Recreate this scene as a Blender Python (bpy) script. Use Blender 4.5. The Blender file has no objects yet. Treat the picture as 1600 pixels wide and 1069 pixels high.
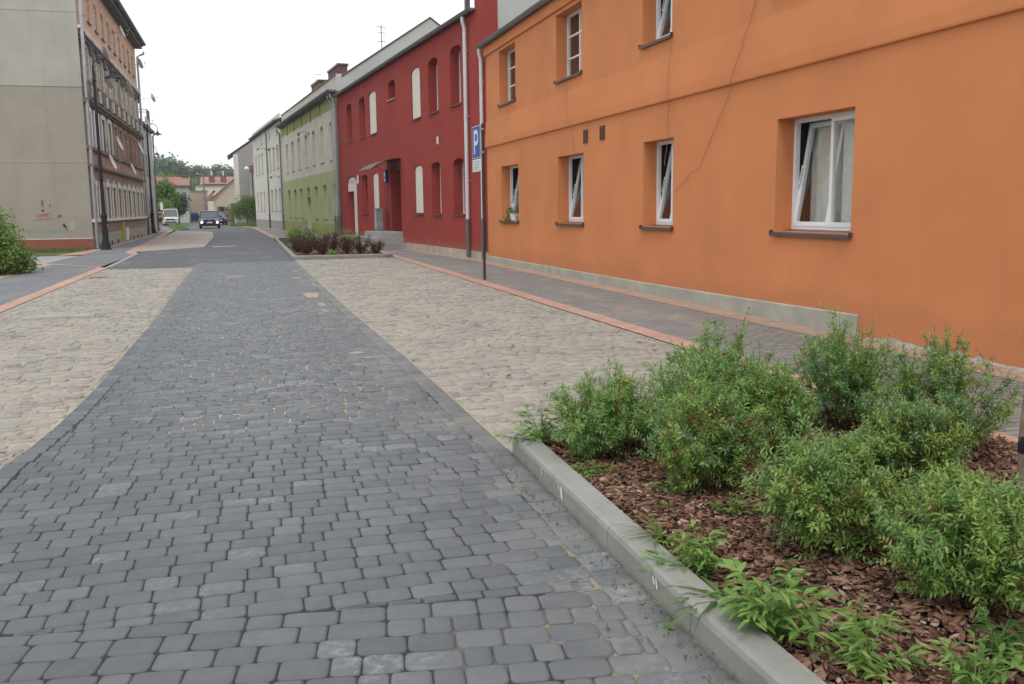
import bpy, bmesh, math, random
import numpy as np
from mathutils import Vector, Matrix
random.seed(7)
RNG = np.random.default_rng(11)
R = math.radians
SC = bpy.context.scene
COL = SC.collection

# ------------------------------------------------------------------ camera
cam_d = bpy.data.cameras.new('camera')
cam = bpy.data.objects.new('camera', cam_d)
COL.objects.link(cam)
yaw, pitch, roll = 0.27581, 0.143934, -0.0112
cam.matrix_world = (Matrix.Translation((0, 0, 1.6)) @ Matrix.Rotation(-yaw, 4, 'Z')
                    @ Matrix.Rotation(math.pi / 2 - pitch, 4, 'X') @ Matrix.Rotation(roll, 4, 'Z'))
cam_d.sensor_width = 36
cam_d.lens = 36 * 1450 / 1600
cam_d.clip_start = 0.05
cam_d.clip_end = 3000
SC.camera = cam

# ------------------------------------------------------------------ world: bright overcast sky
SUN_EL, SUN_AZ = R(58), R(205)          # azimuth clockwise from +Y
w = bpy.data.worlds.new('World')
SC.world = w
w.use_nodes = True
nt = w.node_tree
nt.nodes.clear()
N = nt.nodes.new
L = nt.links.new
wo = N('ShaderNodeOutputWorld')
bg = N('ShaderNodeBackground')
sky = N('ShaderNodeTexSky')
sky.sky_type = 'NISHITA'
sky.sun_disc = False
sky.sun_elevation = SUN_EL
sky.sun_rotation = SUN_AZ
tc = N('ShaderNodeTexCoord')
nz = N('ShaderNodeTexNoise')
nz.inputs['Scale'].default_value = 2.2
nz.inputs['Detail'].default_value = 5
mp = N('ShaderNodeMapping')
mp.inputs['Scale'].default_value = (1, 1, 3)
L(tc.outputs['Generated'], mp.inputs['Vector'])
L(mp.outputs['Vector'], nz.inputs['Vector'])
cr = N('ShaderNodeMapRange')
cr.inputs['From Min'].default_value = 0.35
cr.inputs['From Max'].default_value = 0.65
cr.inputs['To Min'].default_value = 0.80
cr.inputs['To Max'].default_value = 0.95
L(nz.outputs['Fac'], cr.inputs['Value'])
mx = N('ShaderNodeMix')
mx.data_type = 'RGBA'
L(cr.outputs['Result'], mx.inputs['Factor'])
L(sky.outputs['Color'], mx.inputs['A'])
mx.inputs['B'].default_value = (9.9, 10.1, 10.4, 1)
L(mx.outputs['Result'], bg.inputs['Color'])
bg.inputs['Strength'].default_value = 0.105
L(bg.outputs['Background'], wo.inputs['Surface'])

sun_d = bpy.data.lights.new('sun', 'SUN')
sun_d.energy = 0.9
sun_d.angle = R(18)
sun_d.color = (1.0, 0.97, 0.92)
sun = bpy.data.objects.new('sun', sun_d)
COL.objects.link(sun)
sd = Vector((math.sin(SUN_AZ) * math.cos(SUN_EL), math.cos(SUN_AZ) * math.cos(SUN_EL), math.sin(SUN_EL)))
sun.rotation_euler = sd.to_track_quat('Z', 'Y').to_euler()
sun.location = (0, 0, 30)

SC.view_settings.view_transform = 'Standard'
SC.view_settings.look = 'None'
SC.view_settings.gamma = 1
SC.view_settings.exposure = 0.3
SC.render.engine = 'CYCLES'
SC.cycles.use_denoising = True
SC.cycles.max_bounces = 6
SC.cycles.diffuse_bounces = 3
SC.cycles.glossy_bounces = 3
SC.cycles.transparent_max_bounces = 12
SC.cycles.caustics_reflective = False
SC.cycles.caustics_refractive = False

# ------------------------------------------------------------------ materials
class NT:
    def __init__(s, name):
        s.m = bpy.data.materials.new(name)
        s.m.use_nodes = True
        s.t = s.m.node_tree
        s.b = s.t.nodes['Principled BSDF']
        s.g = s.t.nodes.new('ShaderNodeNewGeometry')
    def n(s, t, **kw):
        x = s.t.nodes.new(t)
        for k, v in kw.items():
            if k.startswith('_'):
                setattr(x, k[1:], v)
            else:
                x.inputs[k.replace('__', ' ')].default_value = v
        return x
    def l(s, a, b):
        s.t.links.new(a, b)
    def pos(s, scale=(1, 1, 1), rot=(0, 0, 0), loc=(0, 0, 0)):
        m = s.n('ShaderNodeMapping')
        m.inputs['Scale'].default_value = scale
        m.inputs['Rotation'].default_value = rot
        m.inputs['Location'].default_value = loc
        s.l(s.g.outputs['Position'], m.inputs['Vector'])
        return m.outputs['Vector']
    def noise(s, scale, detail=4, rough=0.55, vec=None):
        x = s.n('ShaderNodeTexNoise', Scale=scale, Detail=detail, Roughness=rough)
        s.l(vec if vec is not None else s.g.outputs['Position'], x.inputs['Vector'])
        return x.outputs['Fac']
    def ramp(s, fac, stops, interp='LINEAR'):
        r = s.t.nodes.new('ShaderNodeValToRGB')
        r.color_ramp.interpolation = interp
        el = r.color_ramp.elements
        while len(el) < len(stops):
            el.new(0.5)
        for e, (p, c) in zip(el, stops):
            e.position = p
            e.color = (c[0], c[1], c[2], 1) if not isinstance(c, (int, float)) else (c, c, c, 1)
        s.l(fac, r.inputs['Fac'])
        return r.outputs['Color']
    def rng(s, v, a, b, c=0., d=1.):
        r = s.n('ShaderNodeMapRange')
        for i, q in zip(('From Min', 'From Max', 'To Min', 'To Max'), (a, b, c, d)):
            r.inputs[i].default_value = q
        s.l(v, r.inputs['Value'])
        return r.outputs['Result']
    def mix(s, f, a, b, mode='MIX'):
        m = s.t.nodes.new('ShaderNodeMix')
        m.data_type = 'RGBA'
        m.blend_type = mode
        for k, v in (('Factor', f), ('A', a), ('B', b)):
            if hasattr(v, 'links') or hasattr(v, 'is_linked'):
                s.l(v, m.inputs[k])
            elif k == 'Factor':
                m.inputs[k].default_value = v
            else:
                m.inputs[k].default_value = (*v[:3], 1)
        return m.outputs['Result']
    def math(s, op, a, b=0.0):
        m = s.t.nodes.new('ShaderNodeMath')
        m.operation = op
        for i, v in enumerate((a, b)):
            if hasattr(v, 'is_linked'):
                s.l(v, m.inputs[i])
            else:
                m.inputs[i].default_value = v
        return m.outputs[0]
    def sep(s):
        x = s.t.nodes.new('ShaderNodeSeparateXYZ')
        s.l(s.g.outputs['Position'], x.inputs[0])
        return x.outputs
    def bump(s, h, strength=0.3, dist=0.01, prev=None):
        b = s.n('ShaderNodeBump', Strength=strength, Distance=dist)
        s.l(h, b.inputs['Height'])
        if prev is not None:
            s.l(prev, b.inputs['Normal'])
        s.l(b.outputs['Normal'], s.b.inputs['Normal'])
        return b.outputs['Normal']
    def done(s, col=None, rough=0.8, spec=0.3, metal=0.0):
        if col is not None:
            if hasattr(col, 'is_linked'):
                s.l(col, s.b.inputs['Base Color'])
            else:
                s.b.inputs['Base Color'].default_value = (*col[:3], 1)
        if hasattr(rough, 'is_linked'):
            s.l(rough, s.b.inputs['Roughness'])
        else:
            s.b.inputs['Roughness'].default_value = rough
        s.b.inputs['Specular IOR Level'].default_value = spec
        s.b.inputs['Metallic'].default_value = metal
        return s.m

def mul(c, k):
    return tuple(min(1, x * k) for x in c)

def plain(name, col, rough=0.7, var=0.12, scale=6, bump=0.0, bscale=60, bdist=0.003, spec=0.3, metal=0.0):
    t = NT(name)
    c = t.mix(t.rng(t.noise(scale), 0.3, 0.7), mul(col, 1 - var), mul(col, 1 + var))
    if bump:
        t.bump(t.noise(bscale, 3), bump, bdist)
    return t.done(c, rough, spec, metal)

def stucco(name, col, dirt=(0.25, 0.2, 0.17), dirt_amt=0.12, streak=0.10, low=None):
    t = NT(name)
    c = t.mix(t.rng(t.noise(0.7, 5), 0.3, 0.7), mul(col, 0.90), mul(col, 1.06))
    g = t.rng(t.noise(90, 2), 0.35, 0.65)
    c = t.mix(g, t.mix(0.10, c, (0, 0, 0)), c)
    sv = t.noise(1.0, 4, 0.6, t.pos((3.5, 3.5, 0.22)))
    c = t.mix(t.math('MULTIPLY', t.rng(sv, 0.52, 0.75), streak), c, dirt)
    c = t.mix(t.math('MULTIPLY', t.rng(t.noise(2.3, 6, 0.65), 0.55, 0.75), dirt_amt), c, dirt)
    z = t.sep()[2]
    edge = t.math('ADD', t.math('MULTIPLY', t.noise(1.6, 5), 0.5), 0.05)
    foot = t.rng(t.math('SUBTRACT', z, edge), 0.25, 0.0)
    c = t.mix(t.math('MULTIPLY', foot, 0.35 if low else 0.22), c, low or dirt)
    t.bump(t.noise(150, 2), 0.35, 0.004, t.bump(t.noise(9, 3), 0.12, 0.01))
    return t.done(c, 0.9, 0.2)

def brick(name, c1, c2, mortar, scale=1.0, axis='x', bump=0.5, dirt=0.3):
    """brick courses on a vertical wall whose normal is along `axis`"""
    t = NT(name)
    s = t.sep()
    cb = t.t.nodes.new('ShaderNodeCombineXYZ')
    t.l(s[1 if axis == 'x' else 0], cb.inputs[0])
    t.l(s[2], cb.inputs[1])
    b = t.t.nodes.new('ShaderNodeTexBrick')
    b.inputs['Scale'].default_value = 1.0
    b.inputs['Brick Width'].default_value = 0.27 * scale
    b.inputs['Row Height'].default_value = 0.08 * scale
    b.inputs['Mortar Size'].default_value = 0.008
    b.inputs['Color1'].default_value = (*c1, 1)
    b.inputs['Color2'].default_value = (*c2, 1)
    b.inputs['Mortar'].default_value = (*mortar, 1)
    t.l(cb.outputs[0], b.inputs['Vector'])
    c = t.mix(t.math('MULTIPLY', t.rng(t.noise(0.9, 6), 0.4, 0.7), dirt), b.outputs['Color'], (0.10, 0.08, 0.07))
    t.bump(b.outputs['Fac'], bump, -0.006)
    return t.done(c, 0.9, 0.2)

def glass_dark(name, col=(0.03, 0.035, 0.04)):
    t = NT(name)
    c = t.mix(t.rng(t.noise(1.3, 3), 0.4, 0.6), col, mul(col, 2.5))
    return t.done(c, 0.08, 0.6)

def clear_glass(name):
    t = NT(name)
    o = t.t.nodes['Material Output']
    tr = t.n('ShaderNodeBsdfTransparent')
    tr.inputs['Color'].default_value = (0.95, 0.97, 0.96, 1)
    gl = t.n('ShaderNodeBsdfGlossy', Roughness=0.02)
    lw = t.n('ShaderNodeLayerWeight', Blend=0.5)
    fr_ = t.math('ADD', t.math('MULTIPLY', t.math('POWER', lw.outputs['Facing'], 4.0), 0.75), 0.07)
    mxs = t.t.nodes.new('ShaderNodeMixShader')
    t.l(fr_, mxs.inputs[0])
    t.l(tr.outputs[0], mxs.inputs[1])
    t.l(gl.outputs[0], mxs.inputs[2])
    t.l(mxs.outputs[0], o.inputs['Surface'])
    return t.m

def leafmat(name, stops, rough=0.5, trans=0.45):
    t = NT(name)
    c = t.ramp(t.g.outputs['Random Per Island'], stops)
    c = t.mix(t.rng(t.noise(1.1, 3), 0.35, 0.65), mul((0.82, 0.84, 0.8), 1), c, 'MULTIPLY') if False else c
    o = t.t.nodes['Material Output']
    t.done(c, rough, 0.45)
    tl = t.n('ShaderNodeBsdfTranslucent')
    t.l(c, tl.inputs['Color'])
    m = t.t.nodes.new('ShaderNodeMixShader')
    m.inputs[0].default_value = trans
    t.l(t.b.outputs[0], m.inputs[1])
    t.l(tl.outputs[0], m.inputs[2])
    t.l(m.outputs[0], o.inputs['Surface'])
    return t.m

def emit(name, col, s):
    t = NT(name)
    t.done(col, 0.4)
    t.b.inputs['Emission Color'].default_value = (*col, 1)
    t.b.inputs['Emission Strength'].default_value = s
    return t.m

M = {}
# paving stones of the carriageway
def m_setts():
    t = NT('grey_concrete_setts')
    ri = t.g.outputs['Random Per Island']
    c = t.ramp(ri, [(0, (0.090, 0.101, 0.111)), (0.5, (0.110, 0.121, 0.131)), (0.85, (0.122, 0.133, 0.142)), (1, (0.141, 0.151, 0.158))])
    c = t.mix(t.rng(t.noise(0.5, 4), 0.35, 0.65), t.mix(0.14, c, (0.05, 0.055, 0.07)), c)
    # pale scuffed stones
    wear = t.rng(t.noise(0.9, 3), 0.50, 0.66)
    hit = t.math('MULTIPLY', t.math('GREATER_THAN', ri, 0.62), wear)
    sc = t.rng(t.noise(26, 5, 0.7), 0.46, 0.66)
    c = t.mix(t.math('MULTIPLY', t.math('MULTIPLY', hit, sc), 0.55), c, (0.40, 0.42, 0.43))
    c = t.mix(t.math('MULTIPLY', t.rng(t.noise(60, 4, 0.7), 0.6, 0.78), 0.35), c, (0.30, 0.31, 0.31))
    # sandy dust carried off the cobbled bay and along the kerb
    x, y, z = t.sep()
    band = t.math('MULTIPLY', t.rng(x, 0.85, 1.5), t.rng(t.noise(1.3, 6, 0.7), 0.42, 0.62))
    c = t.mix(t.math('MULTIPLY', band, 0.42), c, (0.33, 0.31, 0.25))
    dust = t.rng(t.noise(0.8, 8, 0.75, t.pos((2.2, 0.8, 1))), 0.62, 0.72)
    c = t.mix(t.math('MULTIPLY', dust, 0.3), c, (0.33, 0.31, 0.26))
    t.bump(t.noise(220, 3), 0.3, 0.0015, t.bump(t.noise(25, 4), 0.25, 0.003))
    return t.done(c, t.rng(t.noise(12), 0.3, 0.7, 0.42, 0.62), 0.45)
M['setts'] = m_setts()
def m_joint():
    t = NT('joint_sand')
    x, y, z = t.sep()
    reg = t.math('MULTIPLY', t.rng(y, 5.8, 7.2), t.rng(y, 27, 17))
    a = t.math('MULTIPLY', reg, t.math('MULTIPLY', t.rng(x, -1.3, -0.7), t.rng(x, 1.5, 1.1)))
    n1 = t.rng(t.noise(0.55, 4, 0.6, t.pos((1.4, 0.5, 1))), 0.36, 0.46)
    n2 = t.rng(t.noise(5, 4, 0.7), 0.44, 0.56)
    side = t.math('MULTIPLY', t.rng(x, -1.15, -1.4), t.rng(y, 9, 11))
    kerb = t.math('MAXIMUM', t.math('MULTIPLY', t.rng(x, 0.55, 1.35), t.rng(t.noise(1.7, 4), 0.46, 0.56)), t.rng(x, 1.47, 1.51))
    f = t.math('MAXIMUM', t.math('MAXIMUM', t.math('MULTIPLY', a, t.math('MULTIPLY', n1, n2)), side), kerb)
    c = t.mix(f, (0.052, 0.054, 0.058), (0.56, 0.48, 0.29))
    c = t.mix(t.math('MAXIMUM', kerb, side), c, (0.23, 0.205, 0.155))
    t.bump(t.noise(180), 0.5, 0.003)
    return t.done(c, 0.95, 0.1)
M['joint'] = m_joint()
def m_far_setts(name, base, w=0.19, h=0.14, mort=(0.07, 0.07, 0.075), sand=0.25, rot=0.0, msize=0.012):
    t = NT(name)
    v = t.pos((1, 1, 1), (0, 0, rot))
    b = t.t.nodes.new('ShaderNodeTexBrick')
    b.inputs['Scale'].default_value = 1
    b.inputs['Brick Width'].default_value = w
    b.inputs['Row Height'].default_value = h
    b.inputs['Mortar Size'].default_value = msize
    b.inputs['Mortar Smooth'].default_value = 0.3
    b.inputs['Color1'].default_value = (*mul(base, 0.86), 1)
    b.inputs['Color2'].default_value = (*mul(base, 1.18), 1)
    b.inputs['Mortar'].default_value = (*mort, 1)
    t.l(v, b.inputs['Vector'])
    c = b.outputs['Color']
    c = t.mix(t.rng(t.noise(0.35, 5), 0.35, 0.65), mul((1, 1, 1), 0.86), (1, 1, 1))
    c = t.mix(1.0, b.outputs['Color'], c, 'MULTIPLY')
    d = t.rng(t.noise(0.6, 8, 0.7, t.pos((1.6, 0.7, 1))), 0.52, 0.68)
    c = t.mix(t.math('MULTIPLY', d, sand), c, (0.42, 0.37, 0.30))
    c = t.mix(t.math('MULTIPLY', t.rng(t.noise(14, 5, 0.7), 0.5, 0.7), 0.25), c, mul(base, 1.9))
    t.bump(b.outputs['Fac'], 0.5, -0.006, t.bump(t.noise(90), 0.3, 0.003))
    return t.done(c, 0.75, 0.3)
M['far_setts'] = m_far_setts('grey_setts_distant', (0.125, 0.133, 0.147))
M['walk'] = m_far_setts('pavement_grey_blocks', (0.25, 0.247, 0.24), 0.2, 0.1, (0.15, 0.14, 0.13), 0.5)
M['walk_left'] = m_far_setts('pavement_blue_grey_blocks', (0.20, 0.21, 0.225), 0.2, 0.1, (0.13, 0.13, 0.13), 0.25)
M['red_band'] = m_far_setts('red_clay_blocks', (0.50, 0.305, 0.24), 0.2, 0.1, (0.40, 0.27, 0.20), 0.6, msize=0.006)
M['faded_band'] = m_far_setts('sandy_faded_clay_blocks', (0.43, 0.29, 0.225), 0.2, 0.1, (0.36, 0.27, 0.21), 0.75, msize=0.006)
def m_cobble():
    t = NT('granite_cobbles')
    ri = t.g.outputs['Random Per Island']
    c = t.ramp(ri, [(0, (0.21, 0.21, 0.20)), (0.2, (0.33, 0.315, 0.28)), (0.4, (0.32, 0.285, 0.26)), (0.55, (0.37, 0.35, 0.31)), (0.7, (0.22, 0.225, 0.23)), (0.85, (0.36, 0.335, 0.295)), (0.95, (0.30, 0.24, 0.215)), (1, (0.34, 0.33, 0.31))])
    c = t.mix(t.math('MULTIPLY', t.rng(t.noise(30, 5, 0.7), 0.4, 0.65), 0.35), c, (0.22, 0.20, 0.18))
    c = t.mix(t.math('MULTIPLY', t.rng(t.noise(1.2, 7, 0.7), 0.42, 0.62), 0.55), c, (0.43, 0.395, 0.325))
    t.bump(t.noise(160, 3), 0.4, 0.003, t.bump(t.noise(28, 4), 0.5, 0.006))
    return t.done(c, 0.85, 0.25)
M['cobble'] = m_cobble()
def m_sand():
    t = NT('sandy_joints')
    c = t.mix(t.rng(t.noise(2.5, 6, 0.65), 0.35, 0.65), (0.31, 0.275, 0.22), (0.45, 0.40, 0.32))
    c = t.mix(t.math('MULTIPLY', t.rng(t.noise(90, 3), 0.5, 0.75), 0.4), c, (0.16, 0.14, 0.11))
    t.bump(t.noise(140, 4), 0.6, 0.005)
    return t.done(c, 0.95, 0.1)
M['sand'] = m_sand()
M['far_cobble'] = m_far_setts('cobbles_distant', (0.37, 0.33, 0.285), 0.2, 0.15, (0.40, 0.35, 0.27), 0.6, 0.1, 0.02)
def m_ground():
    t = NT('dry_grass_and_dirt')
    c = t.mix(t.rng(t.noise(0.6, 6), 0.4, 0.6), (0.22, 0.19, 0.14), (0.10, 0.13, 0.05))
    c = t.mix(t.rng(t.noise(12, 5), 0.35, 0.65), mul((0.5, 0.5, 0.5), 1.5), (1, 1, 1), 'MIX') if False else c
    t.bump(t.noise(20), 0.6, 0.03)
    return t.done(c, 0.95, 0.1)
M['ground'] = m_ground()
M['asphalt'] = plain('grey_asphalt', (0.19, 0.195, 0.205), 0.85, 0.14, 1.5, 0.4, 160)
def m_kerb():
    t = NT('kerb_concrete')
    c = t.mix(t.rng(t.noise(1.6, 6), 0.3, 0.7), (0.235, 0.237, 0.215), (0.32, 0.322, 0.295))
    c = t.mix(t.math('MULTIPLY', t.rng(t.noise(7, 6, 0.7), 0.5, 0.7), 0.4), c, (0.20, 0.20, 0.18))
    c = t.mix(t.math('MULTIPLY', t.rng(t.noise(130, 3), 0.55, 0.75), 0.35), c, (0.5, 0.5, 0.48))
    z = t.sep()[2]
    c = t.mix(t.math('MULTIPLY', t.rng(t.math('ADD', z, t.math('MULTIPLY', t.noise(6, 4), 0.06)), 0.06, 0.0), 0.6), c, (0.16, 0.145, 0.12))
    t.bump(t.noise(190, 3), 0.4, 0.003, t.bump(t.noise(12, 4), 0.2, 0.006))
    return t.done(c, 0.88, 0.25)
M['kerb'] = m_kerb()
M['concrete'] = plain('grey_concrete', (0.33, 0.33, 0.315), 0.9, 0.18, 3, 0.4, 90)
M['concrete_dark'] = plain('dark_concrete', (0.20, 0.20, 0.195), 0.9, 0.18, 3, 0.4, 90)
M['orange'] = stucco('orange_stucco', (0.67, 0.252, 0.103), (0.34, 0.15, 0.08), 0.08, 0.07, (0.38, 0.17, 0.09))
M['orange_reveal'] = M['orange']
M['red'] = stucco('dark_red_stucco', (0.345, 0.056, 0.046), (0.45, 0.16, 0.14), 0.10, 0.08, (0.34, 0.14, 0.11))
M['cream'] = stucco('cream_stucco', (0.68, 0.65, 0.56), (0.33, 0.30, 0.25), 0.15, 0.15)
M['ivory'] = stucco('ivory_stucco', (0.70, 0.68, 0.60), (0.40, 0.37, 0.31), 0.15, 0.15)
M['green'] = stucco('light_green_stucco', (0.46, 0.51, 0.27), (0.30, 0.32, 0.18), 0.1, 0.1)
M['green_dark'] = stucco('olive_green_stucco', (0.35, 0.42, 0.15), (0.24, 0.26, 0.13), 0.1, 0.1)
M['paleg'] = stucco('pale_grey_stucco', (0.53, 0.53, 0.49), (0.36, 0.36, 0.33), 0.1, 0.15)
M['taupe_up'] = stucco('taupe_stucco_light', (0.45, 0.43, 0.375), (0.30, 0.28, 0.23), 0.3, 0.3)
M['taupe'] = stucco('taupe_stucco', (0.375, 0.337, 0.283), (0.25, 0.22, 0.18), 0.3, 0.3)
M['brickred_paint'] = stucco('brick_red_plinth_paint', (0.34, 0.10, 0.07), (0.42, 0.28, 0.22), 0.25, 0.1, (0.22, 0.12, 0.08))
M['plinth'] = plain('cement_plinth', (0.37, 0.365, 0.31), 0.92, 0.16, 2, 0.5, 60)
M['plinth_beige'] = plain('beige_plinth', (0.42, 0.37, 0.30), 0.92, 0.2, 2, 0.5, 60)
M['patch'] = plain('cement_patch', (0.42, 0.39, 0.34), 0.95, 0.25, 9, 0.8, 30, 0.01)
M['brick_dark'] = brick('brown_brick', (0.29, 0.19, 0.135), (0.37, 0.25, 0.18), (0.33, 0.29, 0.25), dirt=0.3)
M['brick_mid'] = brick('red_brown_brick', (0.42, 0.215, 0.14), (0.50, 0.28, 0.19), (0.40, 0.33, 0.27), dirt=0.3)
M['brick_top'] = brick('orange_brick', (0.60, 0.33, 0.20), (0.68, 0.41, 0.27), (0.52, 0.43, 0.34), dirt=0.2)
M['brick_y'] = brick('chimney_brick', (0.15, 0.07, 0.062), (0.20, 0.095, 0.08), (0.22, 0.15, 0.12), axis='y', dirt=0.2)
M['white'] = plain('white_pvc', (0.80, 0.81, 0.82), 0.35, 0.03, 3, spec=0.5)
M['board'] = plain('cream_board', (0.72, 0.69, 0.60), 0.6, 0.05, 4)
M['oldwhite'] = plain('weathered_white_paint', (0.72, 0.70, 0.66), 0.8, 0.15, 5, 0.4, 50)
M['ornament'] = plain('weathered_stucco_ornament', (0.58, 0.54, 0.47), 0.9, 0.35, 8, 0.6, 40)
M['dark_trim'] = plain('dark_cornice', (0.17, 0.14, 0.12), 0.9, 0.35, 4, 0.5, 40)  # dark tone of the hoods, string courses and frieze boxes
M['sill'] = plain('brown_sheet_sill', (0.095, 0.06, 0.052), 0.45, 0.15, 3, spec=0.5)
M['zinc'] = plain('zinc_sheet', (0.42, 0.43, 0.45), 0.42, 0.12, 3, spec=0.5, metal=0.6)
M['zinc_dark'] = plain('dark_zinc', (0.20, 0.21, 0.225), 0.5, 0.15, 3, spec=0.4, metal=0.4)
M['pipe_white'] = plain('light_grey_pipe', (0.62, 0.62, 0.63), 0.45, 0.08, 3, spec=0.4)
M['castiron'] = plain('cast_iron_pipe', (0.13, 0.125, 0.13), 0.6, 0.15, 5, spec=0.4)
M['black_metal'] = plain('black_painted_metal', (0.018, 0.016, 0.021), 0.55, 0.2, 5, spec=0.25)
M['dark_pole'] = plain('brown_black_steel', (0.04, 0.034, 0.034), 0.5, 0.2, 5, spec=0.4)
M['rust'] = plain('rusty_grate', (0.13, 0.075, 0.05), 0.8, 0.3, 20)
M['roof_dark'] = plain('dark_roofing_felt', (0.10, 0.10, 0.11), 0.85, 0.2, 2, 0.4, 30)
M['roof_red'] = plain('red_roof_tiles', (0.34, 0.135, 0.12), 0.8, 0.2, 3, 0.6, 12)
M['roof_pink'] = plain('faded_red_tiles', (0.38, 0.20, 0.18), 0.8, 0.2, 3, 0.6, 12)
M['glass'] = glass_dark('window_glass')
M['glass_mid'] = glass_dark('window_glass_with_net', (0.10, 0.10, 0.10))
M['clear'] = clear_glass('clear_pane')
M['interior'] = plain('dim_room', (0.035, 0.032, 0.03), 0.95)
M['curtain'] = plain('grey_beige_curtain', (0.55, 0.50, 0.44), 0.95, 0.15, 8)
M['curtain_pale'] = plain('pale_net_curtain', (0.80, 0.80, 0.76), 0.95, 0.1, 8)
M['blue'] = plain('sign_blue', (0.012, 0.065, 0.33), 0.4, 0.05, 4, spec=0.5)
M['sign_white'] = plain('sign_white', (0.70, 0.74, 0.78), 0.4, 0.04, 4, spec=0.5)
M['sign_grey'] = plain('sign_lettering_grey', (0.22, 0.23, 0.26), 0.6)
M['bark'] = plain('bark', (0.12, 0.09, 0.065), 0.95, 0.3, 8, 0.8, 30, 0.02)
M['twig'] = plain('brown_twigs', (0.115, 0.065, 0.042), 0.9, 0.3, 30)
M['soil'] = plain('dark_soil', (0.06, 0.036, 0.026), 0.95, 0.35, 9, 0.9, 40, 0.02)
def m_chip():
    t = NT('bark_chips')
    c = t.ramp(t.g.outputs['Random Per Island'], [(0, (0.085, 0.042, 0.028)), (0.25, (0.19, 0.092, 0.060)), (0.6, (0.29, 0.152, 0.098)), (0.85, (0.36, 0.225, 0.16)), (0.95, (0.46, 0.32, 0.22)), (1, (0.58, 0.44, 0.30))])
    c = t.mix(t.math('MULTIPLY', t.rng(t.noise(70, 4, 0.7, t.pos((1, 3, 1))), 0.4, 0.65), 0.5), c, (0.04, 0.022, 0.016))
    t.bump(t.noise(110, 4), 0.7, 0.003)
    return t.done(c, 0.85, 0.25)
M['chip'] = m_chip()
M['litter'] = plain('dry_leaf_litter', (0.16, 0.115, 0.08), 0.9, 0.4, 60)
M['leaf_shrub'] = leafmat('spirea_leaves', [(0, (0.15, 0.30, 0.085)), (0.35, (0.21, 0.39, 0.12)), (0.7, (0.27, 0.46, 0.15)), (0.92, (0.34, 0.52, 0.18)), (1, (0.45, 0.54, 0.17))])
M['leaf_shrub_y'] = leafmat('spirea_leaves_yellowish', [(0, (0.20, 0.34, 0.075)), (0.35, (0.27, 0.43, 0.10)), (0.7, (0.33, 0.49, 0.13)), (0.92, (0.40, 0.53, 0.15)), (1, (0.50, 0.42, 0.13))])
M['leaf_shrub_b'] = leafmat('spirea_leaves_bluish', [(0, (0.12, 0.24, 0.085)), (0.5, (0.22, 0.40, 0.16)), (0.92, (0.36, 0.55, 0.24)), (1, (0.45, 0.56, 0.20))], trans=0.5)
M['leaf_rust'] = leafmat('withered_flower_heads', [(0, (0.20, 0.09, 0.035)), (0.6, (0.32, 0.16, 0.055)), (1, (0.38, 0.24, 0.09))])
M['leaf_weed'] = leafmat('weed_leaves', [(0, (0.13, 0.26, 0.05)), (0.5, (0.21, 0.37, 0.08)), (1, (0.32, 0.47, 0.13))])
M['leaf_dark'] = leafmat('dark_round_leaves', [(0, (0.05, 0.14, 0.035)), (1, (0.09, 0.21, 0.05))])
M['leaf_purple'] = leafmat('maroon_leaves', [(0, (0.055, 0.022, 0.024)), (0.5, (0.10, 0.038, 0.038)), (0.85, (0.15, 0.065, 0.05)), (1, (0.12, 0.13, 0.045))])
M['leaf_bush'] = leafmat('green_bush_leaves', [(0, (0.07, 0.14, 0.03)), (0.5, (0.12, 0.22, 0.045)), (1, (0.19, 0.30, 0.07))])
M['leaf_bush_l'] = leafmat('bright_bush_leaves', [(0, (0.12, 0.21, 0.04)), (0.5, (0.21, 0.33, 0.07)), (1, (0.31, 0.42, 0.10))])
M['leaf_tree'] = leafmat('tree_leaves', [(0, (0.08, 0.15, 0.03)), (0.5, (0.14, 0.24, 0.045)), (1, (0.21, 0.31, 0.065))])
M['leaf_far'] = leafmat('far_wood_leaves', [(0, (0.08, 0.13, 0.07)), (0.5, (0.12, 0.19, 0.095)), (1, (0.17, 0.25, 0.12))])
M['leaf_far2'] = leafmat('far_wood_dark_leaves', [(0, (0.06, 0.105, 0.062)), (0.5, (0.09, 0.15, 0.08)), (1, (0.125, 0.19, 0.10))])
M['grass'] = leafmat('grass_blades', [(0, (0.09, 0.17, 0.03)), (0.5, (0.15, 0.24, 0.05)), (1, (0.27, 0.28, 0.09))])
M['skin'] = plain('skin', (0.45, 0.26, 0.19), 0.6)
M['maroon_cloth'] = plain('maroon_cloth', (0.16, 0.035, 0.04), 0.9)
M['dark_cloth'] = plain('dark_cloth', (0.03, 0.03, 0.04), 0.9)
M['hair'] = plain('brown_hair', (0.08, 0.05, 0.035), 0.9)
M['tyre'] = plain('tyre_rubber', (0.02, 0.02, 0.02), 0.8)
M['rim'] = plain('alloy_rim', (0.45, 0.45, 0.46), 0.4, metal=0.7)
M['car_dark'] = plain('dark_blue_car_paint', (0.035, 0.042, 0.065), 0.25, 0.05, spec=0.6)
M['car_white'] = plain('cream_white_car_paint', (0.62, 0.63, 0.53), 0.3, 0.05, spec=0.6)
M['car_silver'] = plain('silver_car_paint', (0.42, 0.44, 0.48), 0.3, 0.05, spec=0.6, metal=0.3)
M['trim'] = plain('black_plastic_trim', (0.02, 0.02, 0.022), 0.6)
M['car_glass'] = plain('car_glass', (0.08, 0.10, 0.115), 0.08, 0.1, spec=0.8)
M['headlight_on'] = emit('lit_headlight', (1.0, 0.98, 0.92), 6)
M['headlight'] = plain('headlight_glass', (0.5, 0.5, 0.5), 0.15, spec=0.7)
M['bin_blue'] = plain('blue_bin_plastic', (0.02, 0.09, 0.28), 0.5)
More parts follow.
